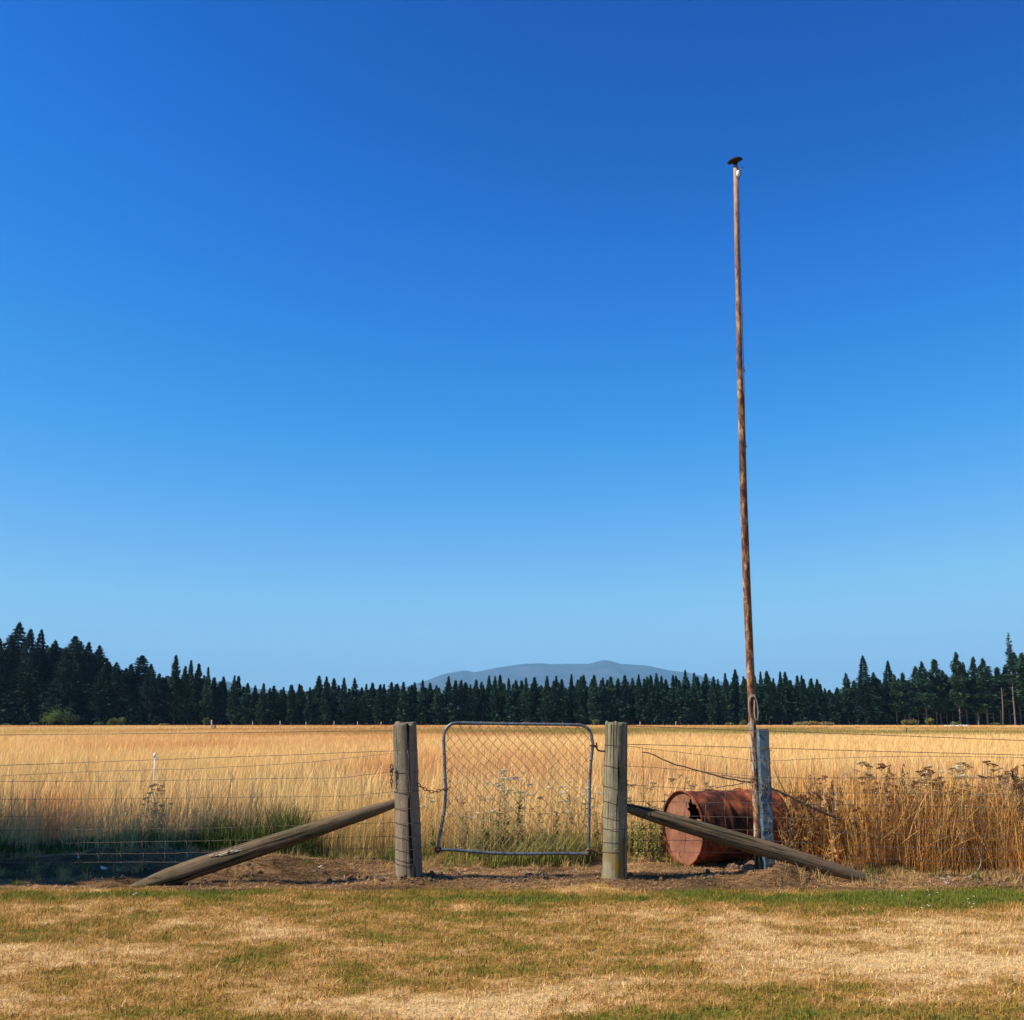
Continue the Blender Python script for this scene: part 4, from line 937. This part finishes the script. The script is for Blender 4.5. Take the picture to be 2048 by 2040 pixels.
# ------------------------------------------------------------------ oil drum
n_h = Vector((-.905, -.425, 0)).normalized(); RD = .285; LD = .86
cf = at(1364, 1659, 8.95); cf.z = RD+.01
def drum():
    e = empty('oil_drum', (cf.x, cf.y, 0)); u = Vector((-n_h.y, n_h.x, 0)); ax = -n_h
    sg = 72; rings = []
    stations = [(-.0, RD+.004), (.012, RD+.006), (.02, RD+.001), (.03, RD-.003)]
    for k in range(1, 60): stations.append((.03+(LD-.06)*k/60, None))
    stations += [(LD-.03, RD-.003), (LD-.02, RD+.001), (LD-.012, RD+.006), (LD, RD+.004)]
    vs = []
    for (s_, r_) in stations:
        for q in range(sg):
            t = 2*math.pi*q/sg
            rr = r_ if r_ else RD-.004
            if r_ is None:
                for hc in (LD*.345, LD*.66): rr += .018*math.exp(-((s_-hc)/.013)**2)
                for hc in (.08, .12, LD-.08, LD-.12): rr += .003*math.exp(-((s_-hc)/.012)**2)
                dent = .022*math.exp(-((t-2.2)/.5)**2-((s_-.5)/.14)**2)+.016*math.exp(-((t-1.2)/.4)**2-((s_-.2)/.1)**2)
                rr += .006*(float(vnoise(t*2, s_*6, 9))-.5)-dent
            vs.append(cf+ax*s_+(u*math.cos(t)+Vector((0, 0, 1))*math.sin(t))*rr)
    fs = []
    for k in range(len(stations)-1):
        for q in range(sg): fs.append((k*sg+q, k*sg+(q+1) % sg, (k+1)*sg+(q+1) % sg, (k+1)*sg+q))
    b_ = len(vs); K = len(stations)       # inner wall
    for (s_, r_) in ((0, RD-.004), (.02, RD-.005), (LD-.02, RD-.007), (LD, RD-.004)):
        for q in range(sg): t = 2*math.pi*q/sg; vs.append(cf+ax*s_+(u*math.cos(t)+Vector((0, 0, 1))*math.sin(t))*r_)
    for k in range(3):
        for q in range(sg): fs.append((b_+k*sg+(q+1) % sg, b_+k*sg+q, b_+(k+1)*sg+q, b_+(k+1)*sg+(q+1) % sg))
    for q in range(sg): fs.append((q, b_+q, b_+(q+1) % sg, (q+1) % sg)); fs.append(((K-1)*sg+q, (K-1)*sg+(q+1) % sg, b_+3*sg+(q+1) % sg, b_+3*sg+q))
    MB().add(vs, fs).build('shell', M['drum'], e)
    # front end with a torn hole, thin sheet with thickness
    hx, hz = .135, .125
    def sheet(off, hole, name, m):
        ng = 110; mb = MB(); g_ = {}; rr_ = RD-.006
        def hole_in(a_, b_):
            if not hole: return False
            an = math.atan2(b_-hz, a_-hx); rad = .072*(1+.22*math.sin(an*3+1)+.14*math.sin(an*7)+.10*math.sin(an*13+2))
            return math.hypot((a_-hx)*1.0, (b_-hz)*.82) < rad or (a_ > hx+.01 and abs(b_-hz+.01) < .035 and a_ < hx+.11) 
        for s_ in (0, 1):
            for i in range(ng+1):
                for j in range(ng+1):
                    a_ = -rr_+2*rr_*i/ng; b2 = -rr_+2*rr_*j/ng; l_ = math.hypot(a_, b2)
                    if l_ > rr_ and l_ < rr_*1.035: a_ *= rr_/l_; b2 *= rr_/l_; l_ = rr_
                    if l_ > rr_*1.0001: continue
                    dz = .006*(float(vnoise(a_*9+3, b2*9, 4))-.5) + (.010*math.exp(-((l_-.2)/.02)**2))*0 + .003*s_
                    g_[(s_, i, j)] = len(mb.v); mb.v.append(tuple(cf+ax*(off+dz)+u*a_+Vector((0, 0, b2))))
        keepc = set()
        for i in range(ng):
            for j in range(ng):
                if all((0, i+p_, j+q_) in g_ for p_ in (0, 1) for q_ in (0, 1)):
                    a_ = -rr_+2*rr_*(i+.5)/ng; b2 = -rr_+2*rr_*(j+.5)/ng
                    if not hole_in(a_, b2): keepc.add((i, j))
        for (i, j) in keepc:
            f0 = [g_[(0, i, j)], g_[(0, i+1, j)], g_[(0, i+1, j+1)], g_[(0, i, j+1)]]; f1 = [g_[(1, i, j)], g_[(1, i+1, j)], g_[(1, i+1, j+1)], g_[(1, i, j+1)]]
            mb.f.append(tuple(f0)); mb.f.append(tuple(reversed(f1)))
            for (di, dj, a_, b_) in ((-1, 0, 3, 0), (1, 0, 1, 2), (0, -1, 0, 1), (0, 1, 2, 3)):
                if (i+di, j+dj) not in keepc: mb.f.append((f0[b_], f0[a_], f1[a_], f1[b_]))
        mb.build(name, m, e)
    sheet(.022, True, 'end_plate', M['lid']); sheet(LD-.03, False, 'end_plate', M['lid'])
    tag(e, 'rusty red oil drum lying on its side with a torn hole in its end', 'drum')
drum()

# ------------------------------------------------------------------ branches, sticks, litter, clods
mb = MB()
def stick(mb, pts, rads, Y0, wob=.004, seg=7):
    c_ = curve(pts, 4); n_ = len(c_); mb.tube([at(x_, y_, Y0 if not hasattr(Y0, '__len__') else Y0[0]+(Y0[1]-Y0[0])*k/(n_-1))+Vector((0, 0, random.uniform(-wob, wob))) for k, (x_, y_) in enumerate(c_)], [rads[0]+(rads[1]-rads[0])*k/(n_-1) for k in range(n_)], seg)
stick(mb, [(1285, 1504), (1302, 1507), (1337, 1524), (1399, 1542), (1456, 1557), (1507, 1566), (1542, 1577), (1570, 1589), (1610, 1608), (1650, 1626), (1680, 1640)], (.0035, .011), (8.16, 8.75))
stick(mb, [(1440, 1550), (1475, 1555), (1507, 1558)], (.003, .005), 8.25); stick(mb, [(1570, 1586), (1556, 1556), (1545, 1531)], (.005, .002), 8.5); stick(mb, [(1610, 1608), (1640, 1612), (1665, 1628)], (.005, .002), 8.6); stick(mb, [(1430, 1576), (1465, 1571), (1500, 1563)], (.003, .004), 8.2)
o = mb.build('dead_branch', M['twig']); tag(o, 'long dead branch caught in the right fence, crossing behind the flagpole', 'branch')
mb = MB(); g1 = gp(1713, 1751); stick(mb, [(1700, 1750), (1735, 1751), (1766, 1750), (1795, 1740), (1816, 1727)], (.009, .006), (g1.y, g1.y+.2)); stick(mb, [(1763, 1750), (1772, 1757)], (.004, .002), g1.y-.02)
o = mb.build('fallen_stick', M['palewood']); tag(o, 'thin pale curved stick on the ground past the foot of the right brace', 'stick')
mb = MB(); g1 = gp(1900, 1766); stick(mb, [(1895, 1765), (1920, 1762), (1940, 1754), (1954, 1747)], (.016, .009), (g1.y, g1.y+.15))
for q in ((1880, 1756), (1896, 1752), (1904, 1757), (1886, 1771), (1903, 1771), (1914, 1769)): stick(mb, [(1905, 1764), ((1905+q[0])/2, (1763+q[1])/2-2), q], (.010, .004), g1.y-.02)
stick(mb, [(1950, 1750), (1961, 1730), (1960, 1710), (1951, 1694)], (.003, .0015), g1.y+.15)
o = mb.build('fallen_root', M['palewood']); tag(o, 'knotted dead root lying at the lawn edge on the right', 'root')
def rock_mesh(name, seed, m, amp=.35, sx=1, sy=1, sz=.7):
    r_ = np.random.default_rng(seed); bmv = []; ns_, nt_ = 12, 8; V = []; Q_ = []
    for i in range(nt_+1):
        for j in range(ns_):
            ph = math.pi*i/nt_; t = 2*math.pi*j/ns_; rr = 1+amp*(float(vnoise(math.cos(t)*1.6*math.sin(ph)+seed, math.sin(t)*1.6+ph*1.4, seed))-.5)*2
            V.append((math.sin(ph)*math.cos(t)*rr*sx, math.sin(ph)*math.sin(t)*rr*sy, math.cos(ph)*rr*sz))
    for i in range(nt_):
        for j in range(ns_): Q_.append((i*ns_+j, (i+1)*ns_+j, (i+1)*ns_+(j+1) % ns_, i*ns_+(j+1) % ns_))
    me = bpy.data.meshes.new(name); me.from_pydata(V, [], Q_); me.materials.append(m); return me
clods = [rock_mesh('soil_clod', 70+i, M['soil'], .6, 1, .9, .7) for i in range(4)]
k = 0
for (px, py, s_, n_) in ((1500, 1745, .035, 14), (1545, 1752, .045, 22), (1600, 1758, .035, 16), (1400, 1762, .02, 12), (900, 1750, .02, 10), (1080, 1760, .018, 10), (700, 1760, .022, 12), (420, 1765, .018, 10), (1750, 1765, .018, 12), (1980, 1766, .018, 12), (770, 1766, .02, 8), (850, 1766, .02, 8), (1215, 1762, .018, 8), (500, 1752, .018, 8), (640, 1745, .015, 8), (100, 1760, .018, 8), (220, 1756, .015, 8), (1330, 1765, .014, 6), (1000, 1770, .012, 8)):
    for j in range(n_):
        g_ = gp(px+random.gauss(0, 22), py+random.gauss(0, 4)); o = bpy.data.objects.new('soil_clod', clods[k % 4]); col.objects.link(o); k += 1
        s2 = s_*random.uniform(.3, 1.35); o.scale = (s2, s2, s2); o.rotation_euler = (random.uniform(0, 6), random.uniform(0, 6), random.uniform(0, 6)); o.location = (g_.x, g_.y, gh(g_.x, g_.y)+s2*.35)
        tag(o, 'crumbly brown clod of earth on the bare strip under the fence', 'clod', 'clods of earth along the bare strip')
for i, (px, py, s_, lab) in enumerate(((207, 1746, .022, 'largest white scrap lying in the shade at the left'), (238, 1749, .016, 'white scrap lying right of the largest one at the left'), (270, 1790, .016, 'single white scrap on the lawn below the left brace'), (1478, 1722, .034, 'pale scrap lying in the shadow under the drum'), (155, 1738, .012, 'small white scrap at the left end of the bare strip'), (1893, 1773, .018, 'pale wood chip by the dead root'), (350, 1742, .012, 'small pale chip in the soil above the left brace foot'), (640, 1740, .014, 'pale chip on the soil behind the left brace'))):
    g_ = gp(px, py); o = obj_of('scrap', rock_mesh('scrap', 90+i, M['litter'], .7, 1.2, .6, .35)); o.scale = (s_, s_, s_); o.rotation_euler = (.3, .4, i*1.3); o.location = (g_.x, g_.y, gh(g_.x, g_.y)+s_*.4); tag(o, lab, 'scrap')
# daisies on the green patch
dm = rock_mesh('daisy_flower', 120, M['white'], .1, 1, 1, .3)
for i in range(16):
    px = random.gauss(1850, 75); py = random.gauss(1812, 14); g_ = gp(px, max(1792, py)); o = obj_of('daisy', dm); o.scale = (.005, .005, .005); o.location = (g_.x, g_.y, gh(g_.x, g_.y)+.035); tag(o, 'tiny white daisy in the green lawn patch at the right', 'daisy', 'daisies in the green patch of lawn')

# ------------------------------------------------------------------ weeds
def umbel_mesh(name, r0, n, m, seed, flat=.18, sz=.0045):
    r_ = random.Random(seed); mb = MB()
    for k in range(n):
        a = r_.uniform(0, 6.28); q = r0*math.sqrt(r_.uniform(0, 1)); x_ = math.cos(a)*q; y_ = math.sin(a)*q; z = flat*(r0-q)+r_.uniform(-.003, .003); s_ = sz*r_.uniform(.7, 1.3)
        mb.add([(x_-s_, y_, z), (x_, y_-s_, z+s_*.5), (x_+s_, y_, z), (x_, y_+s_, z+s_*.5), (x_, y_, z+s_), (x_, y_, z-s_*.8)], [(0, 1, 4), (1, 2, 4), (2, 3, 4), (3, 0, 4), (1, 0, 5), (2, 1, 5), (3, 2, 5), (0, 3, 5)])
    for k in range(7):
        a = k*.9; mb.tube([(0, 0, -r0*.8), (math.cos(a)*r0*.7, math.sin(a)*r0*.7, 0)], .0012, 3, False)
    me = bpy.data.meshes.new(name); me.from_pydata(mb.v, [], mb.f); me.materials.append(m); return me
def spike_mesh(name, L, m, seed, rr=.011):
    r_ = random.Random(seed); mb = MB()
    for k in range(int(L*420)):
        z = r_.uniform(0, L); a = r_.uniform(0, 6.28); q = rr*(1-z/L*.6); x_, y_ = math.cos(a)*q, math.sin(a)*q; s_ = .0055*r_.uniform(.6, 1.3)
        mb.add([(x_-s_, y_, z), (x_, y_-s_, z), (x_+s_, y_+s_*.3, z), (x_, y_, z+s_*1.6)], [(0, 1, 3), (1, 2, 3), (2, 0, 3), (0, 2, 1)])
    me = bpy.data.meshes.new(name); me.from_pydata(mb.v, [], mb.f); me.materials.append(m); return me
def burr_mesh(name, r0, m, seed):
    r_ = random.Random(seed); mb = MB()
    for k in range(34):
        d_ = Vector((r_.gauss(0, 1), r_.gauss(0, 1), r_.gauss(0, 1))).normalized(); u_ = d_.orthogonal().normalized()*r0*.3; w_ = d_.cross(u_)
        mb.add([u_, -u_*.5+w_*.8, -u_*.5-w_*.8, d_*r0*r_.uniform(.8, 1.3)], [(0, 1, 3), (1, 2, 3), (2, 0, 3)])
    me = bpy.data.meshes.new(name); me.from_pydata([tuple(v) for v in mb.v], [], mb.f); me.materials.append(m); return me
UM = {'white': [umbel_mesh('umbel', .030, 60, M['whitehead'], i) for i in range(2)], 'tan': [umbel_mesh('umbel', .034, 60, M['tanhead'], 5+i) for i in range(2)],
 'dark': [umbel_mesh('umbel', .032, 60, M['seed'], 8+i) for i in range(2)], 'spike': [spike_mesh('spike', .11, M['seed'], 11), spike_mesh('spike', .15, M['tanhead'], 12)], 'burr': [burr_mesh('burr', .019, M['seed'], 13), burr_mesh('burr', .014, M['seed'], 14)]}
def make_weed(h, nb, head, sm, leafc, seed, spread=.35, hs=1.0, leaves=60, lsz=.03):
    """one branching weed: stem, leaves, one mesh per flower or seed head"""
    r_ = random.Random(seed); e = bpy.data.objects.new('weed', None); mb = MB(); tips = []
    lean = Vector((r_.uniform(-.12, .12), r_.uniform(-.1, .1), 0))*h
    main = [Vector((0, 0, -.02))+lean*(t*t)+Vector((0, 0, h*t)) for t in (0, .25, .5, .75, 1)]
    mb.tube(main, [.0030, .0027, .0024, .002, .0015], 5); tips.append(main[-1])
    for k in range(nb):
        t = r_.uniform(.35, .9); p = Vector((0, 0, h*t))+lean*t*t; a = r_.uniform(0, 6.28); L = h*spread*(1.15-t)*r_.uniform(.7, 1.3)
        q = p+Vector((math.cos(a)*L*.6, math.sin(a)*L*.6, L*.45)); q2 = p+Vector((math.cos(a)*L*.85, math.sin(a)*L*.85, L*1.0))
        mb.tube([p, q, q2], [.0017, .0014, .0011], 4); tips.append(q2)
        if head == 'burr':
            for j in range(2): d_ = Vector((r_.uniform(-.05, .05), r_.uniform(-.05, .05), r_.uniform(0, .05))); mb.tube([q, q+d_], .0012, 3); tips.append(q+d_)
    parts = [(mb, 'stem', sm)]
    n_ = leaves; rg = np.random.default_rng(seed); tt = rg.uniform(.02, .8, n_)**1.2; P = np.stack([lean.x*tt*tt, lean.y*tt*tt, h*tt], -1)
    a = rg.uniform(0, 6.28, n_); Ls = lsz*rg.uniform(.6, 1.8, n_)*(1.3-tt); d_ = np.stack([np.cos(a), np.sin(a), rg.uniform(-.6, .9, n_)], -1); s_ = np.stack([-np.sin(a), np.cos(a), rg.uniform(-.4, .4, n_)], -1)
    Vv = np.stack([P, P+d_*Ls[:, None]*.5+s_*Ls[:, None]*.18, P+d_*Ls[:, None], P+d_*Ls[:, None]*.5-s_*Ls[:, None]*.18], 1).reshape(-1, 3)
    cc = np.repeat(np.clip(np.array(leafc)*(1+rg.normal(0, .25, (n_, 1))), .01, 1), 4, axis=0)
    lm = np_mesh('weed_leaves', Vv, np.arange(n_*4).reshape(-1, 4), M['leaf'], cc)
    me = bpy.data.meshes.new('weed_stem'); me.from_pydata([tuple(v) for v in mb.v], [], mb.f); me.materials.append(sm)
    hd = [(UM[head][k % 2], tuple(t), hs*r_.uniform(.7, 1.2), (r_.uniform(-.3, .3), r_.uniform(-.3, .3), r_.uniform(0, 6))) for k, t in enumerate(tips)]
    return me, lm, hd, ('seed_head' if head in ('tan', 'dark', 'spike', 'burr') else 'flower_head')
def place_weed(w, x_, y_, rz, s_, name, label, group=None):
    me, lm, hd, hn_ = w; e = empty(name, (x_, y_, gh(x_, y_)), rz); e.scale = (s_, s_, s_)
    obj_of('stem', me, e); obj_of('leaves', lm, e)
    for m_, t, s2, ro in hd: o = obj_of(hn_, m_, e, t); o.scale = (s2,)*3; o.rotation_euler = ro
    tag(e, label, 'weed', group); return e
YA = [make_weed(.74, 5, 'white', M['greenstalk'], (.15, .17, .05), 20+i, .35, 1.0, 120, .05) for i in range(3)]
GA = [make_weed(.62, 5, 'tan', M['greenstalk'], (.24, .25, .07), 30+i, .4, .8, 150, .045) for i in range(2)]
DT = [make_weed(.78, 8, 'tan', M['stalk'], (.42, .28, .11), 40+i, .3, 1.0, 130, .05) for i in range(3)]
DD = [make_weed(.80, 7, 'dark', M['stalk'], (.33, .19, .07), 50+i, .28, .95, 60, .04) for i in range(3)]
DS = [make_weed(.66, 7, 'spike', M['stalk'], (.46, .29, .12), 60+i, .38, 1.3, 170, .05) for i in range(3)]
BU = [make_weed(.50, 9, 'burr', M['stalk'], (.34, .20, .08), 70+i, .6, 1.0, 80, .04) for i in range(3)]
def by_top(w, h0, px, yt, Yp, name, label, group=None):
    p = at(px, yt, Yp); s_ = (p.z)/h0; place_weed(w, p.x, Yp, random.uniform(0, 6), s_, name, label, group)
for i, (px, yt, Yp, lab) in enumerate(((1010, 1532, 9.35, 'tallest white-flowered yarrow behind the middle of the gate'), (1032, 1536, 9.4, 'white yarrow just right of the tallest one behind the gate'), (975, 1556, 9.3, 'white yarrow left of the tallest one behind the gate'), (995, 1548, 9.5, 'white yarrow tucked behind the tallest one'), (1140, 1555, 9.5, 'white yarrow behind the right part of the gate'), (1110, 1570, 9.4, 'pale yarrow left of the right-hand one behind the gate'), (953, 1617, 9.1, 'short yarrow with bright white heads low behind the gate'), (915, 1677, 8.95, 'lowest white yarrow by the lower left of the gate'), (1190, 1572, 9.5, 'pale yarrow in the gap between gate and right post'), (868, 1592, 9.4, 'pale yarrow in the gap between left post and gate'), (1165, 1572, 9.6, 'thin pale yarrow behind the right side of the gate frame'))):
    by_top(YA[i % 3], .76, px, yt, Yp, 'yarrow', lab)
for i, (px, yt, Yp) in enumerate(((1262, 1560, 9.6), (1280, 1575, 9.4), (1300, 1563, 9.6), (1322, 1580, 9.6), (1345, 1548, 9.9), (1362, 1545, 10.0), (1385, 1562, 10.0), (1405, 1556, 10.0), (1420, 1564, 10.1), (1270, 1610, 9.2), (1310, 1612, 9.2), (940, 1590, 9.3), (965, 1590, 9.4), (1045, 1580, 9.5), (1080, 1590, 9.4), (1128, 1592, 9.4), (925, 1600, 9.5))):
    by_top(GA[i % 2], .64, px, yt, Yp, 'green_weed', 'pale green flowering weed behind the fence beside the right post' if px > 1250 else 'leafy green weed in the clump behind the gate', 'green weeds by the right post' if px > 1250 else 'green weeds behind the gate')
tallw = [(1722, 1512, 'tan umbel weed rising highest left in the right-hand weeds'), (1778, 1524, 'tall weed with branching umbels left of the gap in the right-hand weeds'), (1800, 1540, None), (1845, 1528, None), (1872, 1515, None), (1893, 1510, 'tallest cream-headed weed of the right-hand bank'), (1915, 1520, None), (1925, 1540, None), (1940, 1526, None), (1968, 1520, 'dark flat-topped weed left of the right edge'), (1985, 1530, None), (2000, 1535, None), (2020, 1542, None), (2040, 1538, 'pale umbel weed cut by the right edge'), (1860, 1552, None), (1830, 1558, None), (2065, 1545, None), (2100, 1540, None)]
for i, (px, yt, lab) in enumerate(tallw):
    w = DT[i % 3] if i % 2 == 0 else DD[i % 3]
    if px in (1893, 1872, 2040): w = YA[i % 3]
    by_top(w, .80, px, yt, random.uniform(8.9, 9.5), 'dry_weed', lab or 'tall dry flat-headed weed in the bank behind the right fence', None if lab else 'tall dry weeds behind the right fence')
for i in range(64):
    px = random.uniform(1600, 2130); by_top(DS[i % 3] if i % 3 else DD[i % 3], .70, px, random.uniform(1565, 1640)-12*(px > 1750), random.uniform(8.75, 9.7), 'dry_weed', 'brown seeding stalk among the weeds behind the right fence', 'brown seeding stalks behind the right fence')
for i in range(24):
    px = random.uniform(1555, 1690); by_top(BU[i % 3], .55, px, 1578+random.uniform(0, 75)+(px < 1590)*15, random.uniform(8.75, 9.4), 'burr_weed', 'dark burr weed beside the drum, right of the blue post', 'burr weeds beside the drum')
for i, (px, yt) in enumerate(((312, 1562), (330, 1566), (322, 1600), (300, 1590))):
    by_top(DT[i % 3], .8, px, yt, 10.6, 'dry_weed', 'thin dry weed in the field grass below the white fence rod', 'dry weeds below the white fence rod')
